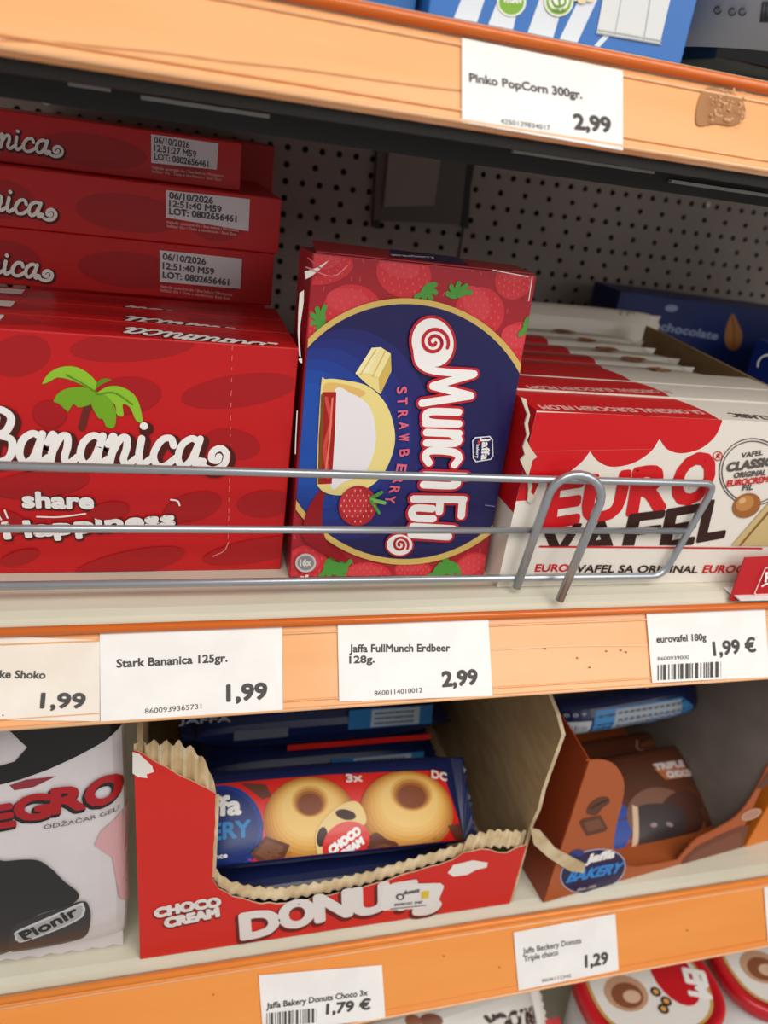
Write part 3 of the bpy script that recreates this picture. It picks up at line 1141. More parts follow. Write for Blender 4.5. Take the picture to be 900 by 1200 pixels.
for pas in (0, 1):
    wd_ = (40, 24)[pas]; m = (WR, WHITE)[pas]
    if pas == 0:
        a.E(520, 338, 77, 90, WR, -12)
    else:
        a.E(520, 338, 68, 80, WHITE, -12)
    for st in MUN:
        smooth = not (st[0] == (655, 441))
        a.L(st, wd_, m, smooth, True); a.lay -= a.step
    a.lay += a.step
    a.E(412, 1000, (48, 42)[pas], (40, 34)[pas], m)
a.L(spiral(524, 336, 6, 48, 2.0, 0.4), 11, WR)
a.L(spiral(414, 999, 4, 27, 1.7, 2.4), 8, WR)
a.build('logo', t)
a = Art(FM, *Z7, clip=cl, lay=.0032)
PINK = M('e0657c', .4, name='pink_print')
s = 'STRAWBERRY'
ps = [(404, 484), (406, 520), (407, 562), (410, 600), (411, 640), (412, 690), (405, 736), (394, 775), (382, 808), (368, 840)]
for i, (x, y) in enumerate(ps):
    a.T(s[i], (x, y), (x - (0 if i < 6 else 4), y + 22), 31, PINK, 1.2); a.lay -= a.step
a.lay += a.step
a.build('flavour_lettering', t)
a = Art(FM, *Z7, clip=cl, lay=.0032)
rr = [(650, 660), (660, 648), (708, 644), (718, 655), (720, 710), (712, 722), (662, 730), (652, 718)]
a.G(rr, M('e8e8f0', .4, name='white_print2')); a.G([(x + (685 - x) * .09, y + (687 - y) * .09) for x, y in rr], NAVY)
a.T('Jaffa', (684, 650), (680, 722), 24, WHITE, 1.4)
a.T('bakery', (664, 672), (662, 716), 9, WHITE, .3)
a.E(672, 664, 5, 6, M('d8323a', .4, name='dot'))
a.build('emblem', t)
a = Art(FM, *Z7, clip=cl, lay=.0032)
a.E(105, 1060, 34, 31, M('c6c6c6', .4, name='seal')); a.E(105, 1060, 27, 24, M('8a8a8c', .4, name='seal_dark')); a.T('16x', (86, 1070), (122, 1068), 22, M('d8d8d8', .4, name='seal_ink'), 1.5)
a.T('x 8', (88, 1112), (112, 1112), 14, WHITE, 1)
a.build('seal', t)
# folded top: a lifted flap with a blue strip, a crushed corner and worn white edges
mb = MB()
q = [FM.pt(.002, MHt + .0003, -.0005), FM.pt(MW - .002, MHt + .0003, -.0005), FM.pt(MW - .003, MHt + .0022, -MD * .6), FM.pt(.004, MHt + .0042, -MD * .6)]
mb.hexa(q, FM.v * .0006, DKR)
mb.build('top_flap', t)
FT = Face(q[0] + FM.v * .0007, (q[1] - q[0]), (q[3] - q[0]))
a = Art(FT)
a.put(poly_shape([(.040, .004), (.085, .003), (.083, .022), (.045, .024)]), NAVY)
a.T('strawberry', (460, 300), (510, 303), 3, WHITE, .2)
a.build('top_print', t)
a = Art(FM, *Z7, lay=.0040)
WORN = M('ece4de', .8, name='worn_paper')
a.G([(84, 175), (98, 165), (97, 205), (92, 240), (86, 280), (84, 330), (88, 385), (82, 380), (78, 300), (80, 230)], WORN)
a.G([(100, 105), (118, 100), (140, 92), (180, 68), (150, 98), (120, 122), (104, 130)], WORN)
a.G([(80, 390), (92, 388), (92, 405), (84, 400)], WORN)
a.L([(76, 560), (72, 640), (70, 700)], 3, WORN); a.L([(715, 100), (830, 122)], 3, WORN, False); a.L([(843, 125), (832, 200)], 3, WORN, False)
a.L([(110, 60), (160, 95), (215, 72)], 4, M('c94a52', .5, name='crease_red')); a.L([(105, 90), (190, 120), (240, 85)], 3, M('e58a8a', .5, name='crease_pink'))
a.L([(690, 868), (720, 872)], 2, M('8f8fb5', .5, name='scuff'))
a.onto(t, 'carton')

# ------------------------------------------------------------------ hazelnut wafer boxes, white and red
EW = M('e9e2d8', .4, name='wafer_white'); ER = M('d0141c', .36, name='wafer_red'); ED = M('33150f', .45, name='wafer_brown')
EX0, EX1, EH = .2015, .4255, .1165
EY = [(.0225, .0385), (.0620, .0300), (.0928, .0300)]
elab = ['white and red wafer box standing foremost behind the wire loop, torn at its left edge', 'second wafer box in the row, its red and white top seen behind the foremost', 'third wafer box in the row, right before the zigzag ended flow packs']
for i, (y0, dpt) in enumerate(EY):
    xs = -.001 - .004 * i if i else 0
    H = EH + (0, .001, .0015)[i]
    t = carton('wafer_box', [(EX0 + xs, y0, 0.0003), (EX1, y0, 0.0003), (EX1, y0, H), (EX0 + xs, y0, H)], (0, dpt, 0), EW, elab[i], 'box', 'white and red wafer boxes', bev=0)
    F = Face((EX0 + xs, y0, 0.0003), (1, 0, 0), (0, 0, 1))
    re = (.1225, .1185, .112)[i]
    FTt = Face((EX0 + xs, y0, H), (1, 0, 0), (0, 1, 0))
    a = Art(FTt, clip=(.0, .0, EX1 - EX0 - xs, dpt))
    n = 8
    a.put(poly_shape([(0, 0)] + [(re + .004 * math.sin(k / n * math.pi / 2) - .010 * (k / n) ** 2, dpt * k / n) for k in range(n + 1)] + [(0, dpt)]), ER)
    if i == 0:
        a.T('SA ORIGINAL EUROCREM FILOM', (818, 481), (630, 475), 5, M('e8b8b4', .4, name='top_ink'), .25)
        a.T('CLASSIC', (898, 488), (852, 484), 5, M('5a524c', .4, name='top_ink_dark'), .2)
    elif i == 1:
        a.T('SA ORIGINAL EUROCREM FILOM', (783, 458), (616, 452), 4, M('e8b8b4', .4, name='top_ink'), .2)
    a.build('top_print', t)
    FS = Face((EX0 + xs, y0 + dpt, 0.0003), (0, -1, 0), (0, 0, 1))
    a = Art(FS)
    a.put(poly_shape([(0, .052), (dpt, .052), (dpt, H), (0, H)]), ER)
    a.onto(t, 'carton')
    if i:
        continue
    cl = (.0, .0, EX1 - EX0, EH - .0003)
    a = Art(F, 560, 420, .3778, clip=cl)
    a.G([(60, 150), (110, 165), (757, 180)] + catmull([(757, 197), (735, 243), (690, 280), (632, 294), (588, 282), (563, 250)]) + catmull([(563, 250), (535, 290), (480, 325), (415, 336), (372, 318), (348, 288)]) + catmull([(348, 288), (318, 325), (265, 362), (190, 385)]) + [(165, 440), (60, 445)], ER)
    a.L([(175, 288), (540, 281)], 2, M('dd4a48', .4, name='fold_light'), False)
    a.onto(t, 'carton')
    a = Art(F, 560, 420, .3778, clip=cl, lay=.0003)
    yb = F.px(560 + 300 * .3778, 420 + 581 * .3778)[1]
    cl2 = (.0004, yb, EX1 - EX0, EH)
    for ch, p0, p1, h in (('E', (208, 522), (306, 506), 130), ('U', (322, 506), (440, 490), 132), ('R', (468, 482), (576, 462), 128), ('O', (598, 456), (712, 434), 134)):
        a.T(ch, p0, p1, h, ER, 9, shear=.05); a.lay -= a.step
    a.lay += a.step
    for ch, p0, p1, h in (('V', (192, 628), (300, 612), 96), ('A', (308, 618), (420, 602), 98), ('F', (448, 598), (548, 585), 106), ('E', (566, 590), (664, 572), 112), ('L', (682, 566), (760, 552), 112)):
        a.T(ch, p0, p1, h, ED, 5.5, shear=.05, clip=cl2); a.lay -= a.step
    a.lay += a.step
    ring = [(743 + 14 * math.cos(k * .35), 302 + 14 * math.sin(k * .35)) for k in range(19)]
    a.L(ring, 2.5, ER, False); a.T('R', (738, 309), (749, 308), 13, ER, .8)
    a.build('logo', t)
    a = Art(F, 560, 420, .3778, clip=cl, lay=.0003)
    a.L([(192, 583), (880, 589)], 5, ER, False)
    a.T('EURO', (176, 660), (278, 660), 22, ER, .9); a.T('VAFEL SA ORIGINAL', (302, 662), (678, 664), 22, ED, .9); a.T('EUROCREMOM', (695, 664), (950, 662), 22, ER, .9)
    a.build('slogan', t)
    a = Art(F, 560, 420, .3778, clip=cl, lay=.0003)
    GK = M('5c5450', .45, name='seal_grey')
    for r_ in (104, 96):
        a.L([(852 + r_ * math.cos(k * .15), 352 + r_ * math.sin(k * .15)) for k in range(43)], 3, GK, False)
    a.T('VAFEL', (815, 308), (882, 298), 14, GK, .6); a.T('CLASSIC', (770, 350), (912, 330), 24, GK, 2); a.T('ORIGINAL', (792, 370), (890, 360), 15, GK, .9); a.T('EUROCREM', (770, 396), (896, 382), 17, ER, 1); a.T('FIL', (818, 408), (850, 405), 15, GK, .9)
    a.build('round_seal', t)
    a = Art(F, 560, 420, .3778, clip=cl, lay=.0007)
    a.E(832, 455, 46, 36, M('a0622e', .4, name='nut'), -30); a.E(826, 448, 30, 22, M('c08548', .4, name='nut_mid'), -30); a.E(818, 440, 12, 8, M('dcae78', .4, name='nut_light'), -30)
    a.G([(785, 578), (905, 440), (960, 440), (960, 580)], M('cdb47c', .5, name='wafer_print')); a.L([(812, 576), (920, 450)], 8, M('8a5c30', .5, name='wafer_filling'), False)
    a.build('nut_picture', t)
    # white paper core showing along the torn left edge
    mb = MB()
    rs = random.Random(9)
    pts = [(130, 118), (146, 124), (152, 150), (158, 172), (152, 200), (156, 232), (148, 250), (158, 272), (180, 302), (166, 312), (160, 338), (154, 358), (166, 392), (160, 410), (176, 428), (162, 446), (150, 440), (154, 400), (150, 362), (138, 336), (128, 312), (142, 296), (136, 272), (148, 236), (142, 200), (150, 172), (140, 146)]
    P2 = [F.px(560 + x * .3778, 420 + y * .3778) for x, y in pts]
    mb.prism([F.pt(p[0], p[1], .0016 + rs.uniform(0, .0004)) for p in P2], (0, .0012, 0), M('d6cbb8', .8, name='torn_core'))
    mb.build('torn_edge', t)

# flow packs with zigzag ends behind them
FW = M('e6e0d8', .3, coat=.2, name='foil_white'); FRd = M('cc141c', .3, coat=.2, name='foil_red')
fl = ['first zigzag ended white and red wafer pack behind the boxes', 'second zigzag ended wafer pack behind the boxes', 'third zigzag ended wafer pack behind the boxes', 'fourth zigzag ended wafer pack, dim, behind the boxes', 'fifth zigzag ended wafer pack, darkest of the red topped row']
for i in range(5):
    yc = .139 + i * .0285
    L = .245
    xr = .417 - .006 * (i % 2)
    redx = (.314, .31, .302, .298, .292)[i]
    cx = xr - L / 2
    t, F = flow_pack('wafer_pack', (cx, yc, .0575 + .0005), (1, 0, 0), (0, 0, 1), L, .115 - .001 * (i % 3), .026, FW, fl[i], 'wafer pack', 'zigzag ended wafer packs', p=5.0,
                     mfun=lambda u_, v_, n_, c=cx, r=redx: FRd if c + u_ < r else None)
    mb = MB()
    rs = random.Random(i)
    for k in range(6):
        mb.add([V((redx + .035 + .012 * rs.random() + .006 * math.cos(j * .785), yc - .004 + .006 * math.sin(j * .785), .1163 + .00015 * k)) for j in range(8)], [tuple(range(8))], M(('c89060', 'e3c49a', 'b87a48')[k % 3], .5, name='nut_dot'))
    mb.build('nut_print', t)
t, F = flow_pack('wafer_pack', (.345, .300, .066), (1, 0, .0), (0, 0.16, 1), .245, .128, .03, FW, 'pale wafer pack standing upright at the back of the row, its lettered face seen', 'wafer pack', 'zigzag ended wafer packs', p=5.0)
a = Art(F)
a.T('SA ORIGINAL', (636, 367), (690, 370), 5, M('555', .5, name='x') if False else INK, .4); a.T('EUROCREM', (694, 370), (724, 371), 5, ER, .4); a.T('FILOM', (728, 371), (748, 372), 5, INK, .4)
a.build('lettering', t)

# tan display tray around the packs: its right wall
t = thing('display_tray', (.43, .2, 0), 'plain tan cardboard tray side beside the wafer packs', 'tray')
mb = MB()
mb.prism([(.4295, .020, .0004), (.4295, .275, .0004), (.4295, .275, .122), (.4295, .25, .122), (.4295, .11, .117), (.4295, .06, .06), (.4295, .02, .05)], (.003, 0, 0), TAN)
mb.build('side_wall', t)
mb = MB(); mb.box((.2, .2725, .0004), (.4325, .275, .10), TAN); mb.build('back_wall', t)

# dark blue chocolate packs at the far right
DB = M('10286e', .4, name='dark_blue_card')
t = carton('chocolate_carton', [(.448, .36, .0003), (.70, .335, .0003), (.70, .335, .135), (.448, .36, .139)], (0, .055, 0), DB, 'dark blue chocolate carton with an almond at the back right, in shadow', 'carton')
F = Face((.448, .36, .0003), (.252, -.025, 0), (0, 0, 1))
a = Art(F, 730, 330, .1889)
a.G([(680, 200), (715, 260), (740, 330), (725, 400), (690, 425), (650, 410), (632, 350), (645, 270)], M('b5773c', .5, name='almond'), True)
a.L([(680, 220), (690, 320), (685, 410)], 12, M('935a2a', .5, name='almond_line'))
a.T('chocolate', (230, 300), (580, 360), 45, M('9fb0d8', .4, name='pale_blue'), 2)
a.E(300, 165, 40, 22, M('8fa4cf', .4, name='pale_blue2'))
a.build('picture', t)
t = carton('chocolate_carton', [(.575, .245, .0003), (.70, .24, .0003), (.70, .24, .115), (.575, .245, .115)], (0, .05, 0), M('2343b8', .35, name='bright_blue_card'), 'bright blue carton cut by the right edge of the photo beyond the tan tray', 'carton')
F = Face((.575, .245, .0003), (.125, -.005, 0), (0, 0, 1))
a = Art(F)
a.L([(888 + 12 + 12 * math.cos(k * .3), 428 + 12 * math.sin(k * .3)) for k in range(10, 17)], 1.5, WHITE, False)
a.build('emblem', t)

# red card in a white clip at the right edge
t = thing('shelf_sign', (.375, .004, 0), 'small red sign with white border leaning on a white clip at the right edge', 'sign')
p = [atY(855, 704, .003), atY(960, 702, .003), atY(975, 648, .012), atY(873, 654, .012)]
mb = MB(); mb.hexa(p, V((0, .0009, .0002)), M('b8121c', .35, name='sign_red'), 0); mb.build('card', t)
F = Face(p[0], p[1] - p[0], p[3] - p[0])
a = Art(F, 720, 620, .2, lay=.0022)
a.L([(900, 218), (870, 226), (808, 372), (820, 380), (905, 376)], 5, M('f0d8d8', .4, name='sign_line'), False)
a.T('R', (868, 305), (905, 303), 48, WHITE, 3); a.L([(850, 330), (880, 315), (910, 318)], 9, WHITE)
a.build('lettering', t)
mb = MB()
g = [atZ(848, 688, .0012), atZ(868, 703, .0012), atZ(960, 701, .0012), atZ(960, 686, .0012)]
mb.hexa([g[0], g[1], g[2], g[3]], V((0, 0, -.0008)), M('f2f2f0', .3, name='clip_white')); mb.build('clip', t)

# ------------------------------------------------------------------ things on the top shelf
TZ = .2913
y0 = .020
BLUE = M('2f6fbe', .35, coat=.1, name='popcorn_blue')
x0, x1 = .1075, .2345
t = carton('popcorn_carton', [(x0, y0, TZ), (x1, y0, TZ), (x1, y0, TZ + .17), (x0, y0, TZ + .17)], (0, .07, 0), BLUE, 'blue and white striped popcorn carton standing on the top shelf', 'carton')
F = Face((x0, y0, TZ), (1, 0, 0), (0, 0, 1))
a = Art(F, 450, 0, .5, clip=(.0005, .0005, x1 - x0 - .0005, .169))
PW = M('dfe6f0', .4, name='popcorn_white')
for (xa, xb, ya, xc, xd, yc) in ((190, 240, 0, 160, 215, 62), (275, 315, 0, 240, 300, 80), (370, 425, 0, 335, 395, 92), (470, 512, 10, 410, 450, 106)):
    a.G([(xa + 15, -60), (xb + 15, -60), (xd, yc), (xc, yc - 12)], PW); a.lay -= a.step
a.lay += a.step
a.L([(527, 78), (495, 112)], 12, PW, False)
a.onto(t, 'carton')
a = Art(F, 450, 0, .5, lay=.0004, clip=(.0005, .0005, x1 - x0 - .0005, .169))
for cx, txt in ((298, 'VEGAN'), (408, 'HALAL')):
    a.E(cx, 5, 34, 34, M('e6efd8', .4, name='badge_ring')); a.E(cx, 5, 29, 29, M('7fb23a', .4, name='badge_green'))
    if cx > 350:
        a.E(cx, 2, 24, 24, M('eef3e4', .4, name='badge_pale'))
        a.L([(392, 2), (400, 15), (420, 12), (424, -6)], 5, M('6b9e2c', .4, name='badge_ink')); a.L([(408, -8), (410, 12)], 5, M('6b9e2c', .4, name='badge_ink'), False)
        a.T('HALAL', (394, 28), (424, 28), 7, M('6b9e2c', .4, name='badge_ink'), .4)
    else:
        a.T(txt, (278, 6), (320, 8), 12, WHITE, .8)
a.build('badges', t)
a = Art(F, 450, 0, .5, lay=.0004, clip=(.0005, .0005, x1 - x0 - .0005, .169))
a.G([(497, 78), (525, -70), (690, -70), (672, -10), (645, 105)], M('dfe3e4', .4, name='bag_print'))
a.L([(540, 80), (565, -60)], 3, M('b4babd', .4, name='bag_line'), False); a.L([(608, 92), (630, -50)], 3, M('b4babd', .4, name='bag_line'), False)
a.L([(500, 70), (570, 82), (648, 96)], 3, M('b4babd', .4, name='bag_line')); a.L([(497, 78), (648, 104)], 3, M('9aa2a6', .4, name='bag_line'), False)
for x, y in ((445, -6), (462, 0), (480, -4), (470, -14)):
    a.E(x, y, 11, 9, M('e9d9b0', .5, name='corn'))
a.build('bag_picture', t)
# neighbours left of it
t = carton('snack_carton', [(.079, .03, TZ), (.1045, .03, TZ), (.1045, .03, TZ + .15), (.079, .03, TZ + .15)], (0, .07, 0), M('2b66a8', .4, name='blue_card'), 'narrow blue carton with pale panel just left of the striped carton', 'carton')
F = Face((.079, .03, TZ), (1, 0, 0), (0, 0, 1)); a = Art(F, 280, 0, .3111)
a.G([(715, -80), (790, -80), (775, 20), (720, 65)], M('b9c8da', .4, name='pale_panel')); a.onto(t, 'carton')
t = carton('snack_carton', [(.030, .03, TZ), (.066, .03, TZ), (.066, .03, TZ + .12), (.030, .03, TZ + .12)], (0, .06, 0), M('d8b08c', .4, name='peach_card'), 'peach coloured carton peeking over the top rail, far left of the striped carton', 'carton')
F = Face((.030, .03, TZ), (1, 0, 0), (0, 0, 1)); a = Art(F, 280, 0, .3111, clip=(.0003, .0003, .0357, .119))
a.G([(470, -60), (560, -60), (560, 40), (480, 20)], M('8a4a44', .4, name='maroon_panel')); a.T('GS', (372, 4), (412, 8), 30, M('2c2622', .5, name='ink_dark'), 2); a.onto(t, 'carton')
# black bottle with grey label
t = thing('bottle', (.300, .062, TZ), 'black bottle with a grey wraparound label at the right of the top shelf', 'bottle')


def lathe(mb, c, prof, m, n=48):
    vs = [(c[0] + r * math.cos(2 * math.pi * j / n), c[1] + r * math.sin(2 * math.pi * j / n), c[2] + z) for r, z in prof for j in range(n)]
    fs = [(i * n + j, i * n + (j + 1) % n, (i + 1) * n + (j + 1) % n, (i + 1) * n + j) for i in range(len(prof) - 1) for j in range(n)]
    fs += [tuple(reversed(range(n))), tuple((len(prof) - 1) * n + j for j in range(n))]
    mb.add(vs, fs, m, True)


bc = (.305, .068, TZ)
mb = MB(); lathe(mb, bc, [(.055, .0002), (.0585, .003), (.0595, .008), (.0595, .13), (.05, .155), (.022, .18), (.018, .21)], M('0c0e12', .12, coat=.5, name='black_bottle')); mb.build('body', t)
mb = MB(); lathe(mb, bc, [(.0601, .0115), (.0601, .12)], M('9a9da8', .4, name='grey_label')); mb.build('label', t)
mb = MB(); lathe(mb, bc, [(.019, .2105), (.019, .232)], M('141414', .4, name='cap')); mb.build('cap', t)
mb = MB()


def onlabel(x, y):
    # point of the label cylinder behind a photo point
    d = ray(x, y); ox, oy = CAM.x - bc[0], CAM.y - bc[1]
    A = d.x ** 2 + d.y ** 2; B = ox * d.x + oy * d.y; Cc = ox * ox + oy * oy - .0604 ** 2
    D = B * B - A * Cc
    return CAM + d * ((-B - math.sqrt(max(0, D))) / A)


LI = M('2e2f36', .5, name='label_ink2')
for (cx, cy) in ((870, 14), (858, 14), (841, 12)):
    mb.tube([onlabel(cx + 4 * math.cos(k * .6), cy + 4 * math.sin(k * .6)) for k in range(10)], .00035, LI, 6)
for k in range(7):
    mb.tube([onlabel(891 + k * 1.6, 26), onlabel(894 + k * 1.6, 2)], (.0003, .0005, .0002)[k % 3], LI, 6)
mb.build('label_print', t)

# ------------------------------------------------------------------ lower shelf
LZ = -.2908
# white sweets bag
BW = noisy('bag_white', 'cfc8cb', 'dcd6d8', (12, 12, 12), .3, coat=.3)
t, F = flow_pack('sweets_bag', (-.107, .029, LZ + .1165), (0, .05, 1), (-1, 0, 0), .232, .172, .046, BW, 'white sweets bag with red and black lettering beside the torn red tray', 'bag', p=2.4, crimp=.014)
Fb = Face(F.o, (1, 0, 0), (0, .05, 1), lambda a_, b_: F.h(b_, -a_), F.off)
a = Art(Fb, 0, 840, .2778, lay=.0012)
BK = M('1a1818', .3, coat=.3, name='bag_black'); BR = M('a8141e', .3, coat=.3, name='bag_red')
a.G([(-60, 60), (80, 55), (300, 60), (470, 55), (525, 65), (515, 110), (440, 150), (330, 190), (200, 235), (80, 270), (-60, 300), (-60, 230), (60, 200), (110, 150), (40, 100)], BK)
a.G([(40, 290), (110, 270), (235, 262), (140, 300), (60, 310)], M('8d3038', .4, name='bag_maroon'))
a.G([(395, 570), (420, 520), (540, 450), (535, 640), (540, 880), (500, 830), (470, 640)], M('d3a2a6', .35, coat=.3, name='bag_pink'))
a.onto(t, 'wrapper')
a = Art(Fb, 0, 840, .2778, lay=.0018)
for ch, p0, p1, h in (('E', (-30, 462), (62, 448), 100), ('G', (72, 432), (208, 420), 108), ('R', (222, 408), (352, 400), 108), ('O', (362, 402), (505, 396), 118)):
    a.T(ch, p0, p1, h, BR, 9, edge=BK, ew=4, shift=(-7, 10)); a.lay -= 2 * a.step
a.lay += 2 * a.step
a.T('ODŽAČAR GELI', (185, 472), (500, 448), 20, M('6a6264', .4, name='bag_grey'), .3)
a.build('lettering', t)
# dark panel picture kept plain; the pouch with its oval plate
a = Art(Fb, 0, 840, .2778, lay=.0018)
a.G([(-80, 620), (30, 600), (150, 600), (215, 640), (270, 700), (330, 760), (300, 800), (130, 850), (60, 1000), (-80, 1020)], M('242224', .35, coat=.3, name='bag_dark'), True)
a.G([(38, 950), (60, 880), (120, 850), (330, 795), (375, 830), (378, 900), (355, 970), (280, 995), (80, 1022), (40, 1015)], M('2e2d2f', .3, coat=.3, name='pouch'), True)
a.G([(62, 930), (85, 895), (320, 805), (352, 815), (355, 845), (320, 880), (110, 958), (72, 955)], M('c9c9c9', .35, name='pouch_plate'), True)
a.G([(72, 928), (92, 902), (320, 815), (344, 822), (344, 842), (316, 872), (112, 948), (80, 946)], M('a9a9ab', .35, name='pouch_plate_in'), True)
a.T('Pionir', (105, 950), (330, 848), 52, BK, 3, shear=.1)
a.L([(110, 905), (95, 930), (130, 945)], 6, BK)
a.build('pouch_picture', t)

# torn red tray of ring cakes
t = thing('display_tray', (.127, .1, LZ), 'red display tray with torn corrugated front holding ring cake packs', 'tray')
DX0, DX1, DY = -.0135, .2685, .010
RC = M('d6281f', .45, name='tray_red')
FD = Face((DX0, DY, LZ), (1, 0, 0), (0, 0, 1))
k = .5444


def dpx(x, y):
    return FD.px(150 + x * k, 820 + y * k)


outer = [(12, 108), (30, 115), (70, 140), (120, 168), (168, 190), (188, 202), (186, 300), (181, 385), (196, 408), (225, 424), (270, 436), (320, 440), (420, 424), (520, 400), (620, 370), (700, 345), (722, 330), (760, 322), (815, 330), (858, 312), (824, 452), (22, 549)]
rs = random.Random(2)
P = []
for i in range(len(outer)):
    a_, b_ = V(outer[i]), V(outer[(i + 1) % len(outer)])
    P.append(tuple(a_))
    if i < len(outer) - 3:
        m_ = max(1, int((b_ - a_).length / 16))
        for j in range(1, m_):
            q = a_ + (b_ - a_) * (j / m_)
            P.append((q.x + rs.uniform(-1.5, 1.5), q.y + rs.uniform(-2.5, 2.5)))
P2 = [dpx(*q) for q in P]
P2[-1] = (0.0, 0.0); P2[-2] = (DX1 - DX0, 0.0)
mb = MB(); mb.prism([FD.pt(q[0], q[1]) for q in P2], (0, .0008, 0), RC, TANL); mb.build('front_panel', t)
# fluted inner ply showing above the torn edge
tops = [(12, 100), (60, 101), (112, 103), (145, 118), (172, 150), (186, 190), (192, 215)]
mb = MB()


def flute(tp, bt, m, pitch=.0072, amp=.0022, y0=DY + .0035):
    n = 90
    va = []
    xa, xb = tp[0][0], tp[-1][0]

    def lerp(L_, x):
        for i in range(len(L_) - 1):
            if L_[i][0] <= x <= L_[i + 1][0]:
                return L_[i][1] + (L_[i + 1][1] - L_[i][1]) * (x - L_[i][0]) / (L_[i + 1][0] - L_[i][0] + 1e-9)
        return L_[-1][1]
    for i in range(n + 1):
        x = xa + (xb - xa) * i / n
        dyy = amp * math.sin(2 * math.pi * x / pitch)
        jt = rs.uniform(-.0006, .0006)
        va += [(DX0 + x, y0 + dyy, LZ + lerp(bt, x)), (DX0 + x, y0 + dyy, LZ + lerp(tp, x) + jt), (DX0 + x, y0 + dyy + .0006, LZ + lerp(tp, x) + jt), (DX0 + x, y0 + dyy + .0006, LZ + lerp(bt, x))]
    fs = []
    for i in range(n):
        for j in range(3):
            fs.append((4 * i + j, 4 * (i + 1) + j, 4 * (i + 1) + j + 1, 4 * i + j + 1))
    mb.add(va, fs, m, True)


def U(L_):
    return sorted(dpx(*q) for q in L_)


bt = U([(12, 150), (60, 170), (112, 190), (150, 205), (195, 240)])
tp = U(tops)
flute(tp, bt, TANL)
tp = U([(186, 372), (215, 398), (262, 412), (330, 416), (420, 402), (520, 380), (620, 350), (700, 326), (728, 318)]); bt = [(x, z - .012) for x, z in tp]
flute(tp, bt, TANL, .0078, .0011)
tp = U([(728, 312), (745, 300), (790, 290), (862, 292)]); bt = [(x, z - .017) for x, z in tp]
flute(tp, bt, TANL, .0075, .0013)
tp0 = U([(186, 200), (198, 206)])
mb.box((DX0 + dpx(184, 300)[0], DY + .001, LZ + dpx(184, 385)[1]), (DX0 + dpx(193, 300)[0], DY + .004, LZ + dpx(184, 215)[1]), TANL)
mb.build('torn_fluting', t)
a = Art(FD, 150, 820, k, lay=.0002)
TW = M('efe9e2', .7, name='torn_white')
a.G([(10, 112), (24, 116), (52, 142), (56, 155), (40, 160), (42, 168), (22, 166), (10, 158)], TW)
a.G([(688, 372), (700, 355), (742, 345), (774, 350), (772, 360), (748, 366), (730, 376), (700, 380)], TW)
a.onto(t, 'front_panel')
a = Art(FD, 150, 820, k, lay=.0003)
DWH = M('e9e2de', .45, name='tray_white'); DSH = M('6d1712', .5, name='tray_shadow')
for ch, p0, p1, h in (('D', (248, 513), (322, 500), 60), ('O', (330, 492), (398, 480), 62), ('N', (408, 476), (478, 462), 62), ('U', (488, 464), (556, 450), 64), ('T', (566, 452), (612, 444), 60), ('S', (618, 462), (668, 452), 56)):
    a.T(ch, p0, p1, h, DWH, 5.5, edge=DSH, ew=2.5, shift=(-4, 6), shear=-.05); a.lay -= 2 * a.step
a.lay += 2 * a.step
a.T('CHOCO', (60, 468), (198, 443), 22, DWH, 2.6, edge=DSH, ew=1, shift=(-1, 3), arch=3); a.T('CREAM', (82, 488), (195, 464), 22, DWH, 2.6, edge=DSH, ew=1, shift=(-1, 3))
a.build('lettering', t)
a = Art(FD, 150, 820, k, lay=.0007)
a.G([(548, 400), (556, 396), (672, 393), (680, 400), (664, 440), (655, 446), (548, 452), (541, 446)], M('ebe7e4', .35, name='sticker_white'))
stk = a.build('sticker', t)
a = Art(FD, 150, 820, k, lay=.0008)
a.T('donuts', (592, 418), (626, 412), 10, INK, .6); a.T('8600101 040', (572, 442), (632, 436), 6, INK, .3); a.L([(565, 448), (640, 440)], 2, INK, False)
a.E(585, 422, 9, 7, INK); a.E(585, 422, 5, 4, M('ebe7e4', .35, name='sticker_white'))
a.G([(632, 410), (647, 409), (646, 424), (631, 426)], M('e8c42e', .4, name='sticker_yellow'))
a.build('sticker_print', stk)
# side walls, floor and back
mb = MB()
def wallpx(x, y):
    d = ray(x, y); return CAM + d * ((DX1 + .003 - CAM.x) / d.x)


edge = [wallpx(*q) for q in ((646, 812), (656, 836), (663, 861), (656, 878), (648, 902), (640, 925), (634, 948), (626, 966), (620, 986))]
ep = [(DX1, p_.y + rs.uniform(-.0006, .0006), p_.z) for p_ in edge]
mb.prism([(DX1, DY + .001, LZ), (DX1, .29, LZ), (DX1, .29, LZ + .215), (DX1, ep[0][1] + .01, LZ + .215)] + ep, (.003, 0, 0), TAN, TANL)
mb.build('side_wall', t)
mb = MB(); mb.prism([(DX0 - .0005, DY + .001, LZ), (DX0 - .0005, .29, LZ), (DX0 - .0005, .29, LZ + .21), (DX0 - .0005, .03, LZ + .21), (DX0 - .0005, DY + .001, LZ + .19)], (.003, 0, 0), TAN); mb.build('side_wall', t)
mb = MB(); mb.box((DX0 + .003, .287, LZ), (DX1, .29, LZ + .21), TAN); mb.build('back_wall', t)
mb = MB(); mb.box((DX0 + .003, DY + .001, LZ - .0003), (DX1, .287, LZ + .0012), TAN); mb.build('base', t)
mb = MB()
f0 = [atY(x, y, .004) for x, y in ((622, 972), (634, 975), (652, 996), (686, 1014), (684, 1023), (668, 1021), (644, 1006), (626, 990))]
mb.prism(f0, (.0, .002, 0), TANL); mb.build('torn_flap', t)

# ring cake packs inside
NV = M('15204f', .35, coat=.2, name='wrapper_navy'); WRD = M('d5261f', .32, coat=.2, name='wrapper_red')
GP = 'navy and red ring cake packs in the red tray'


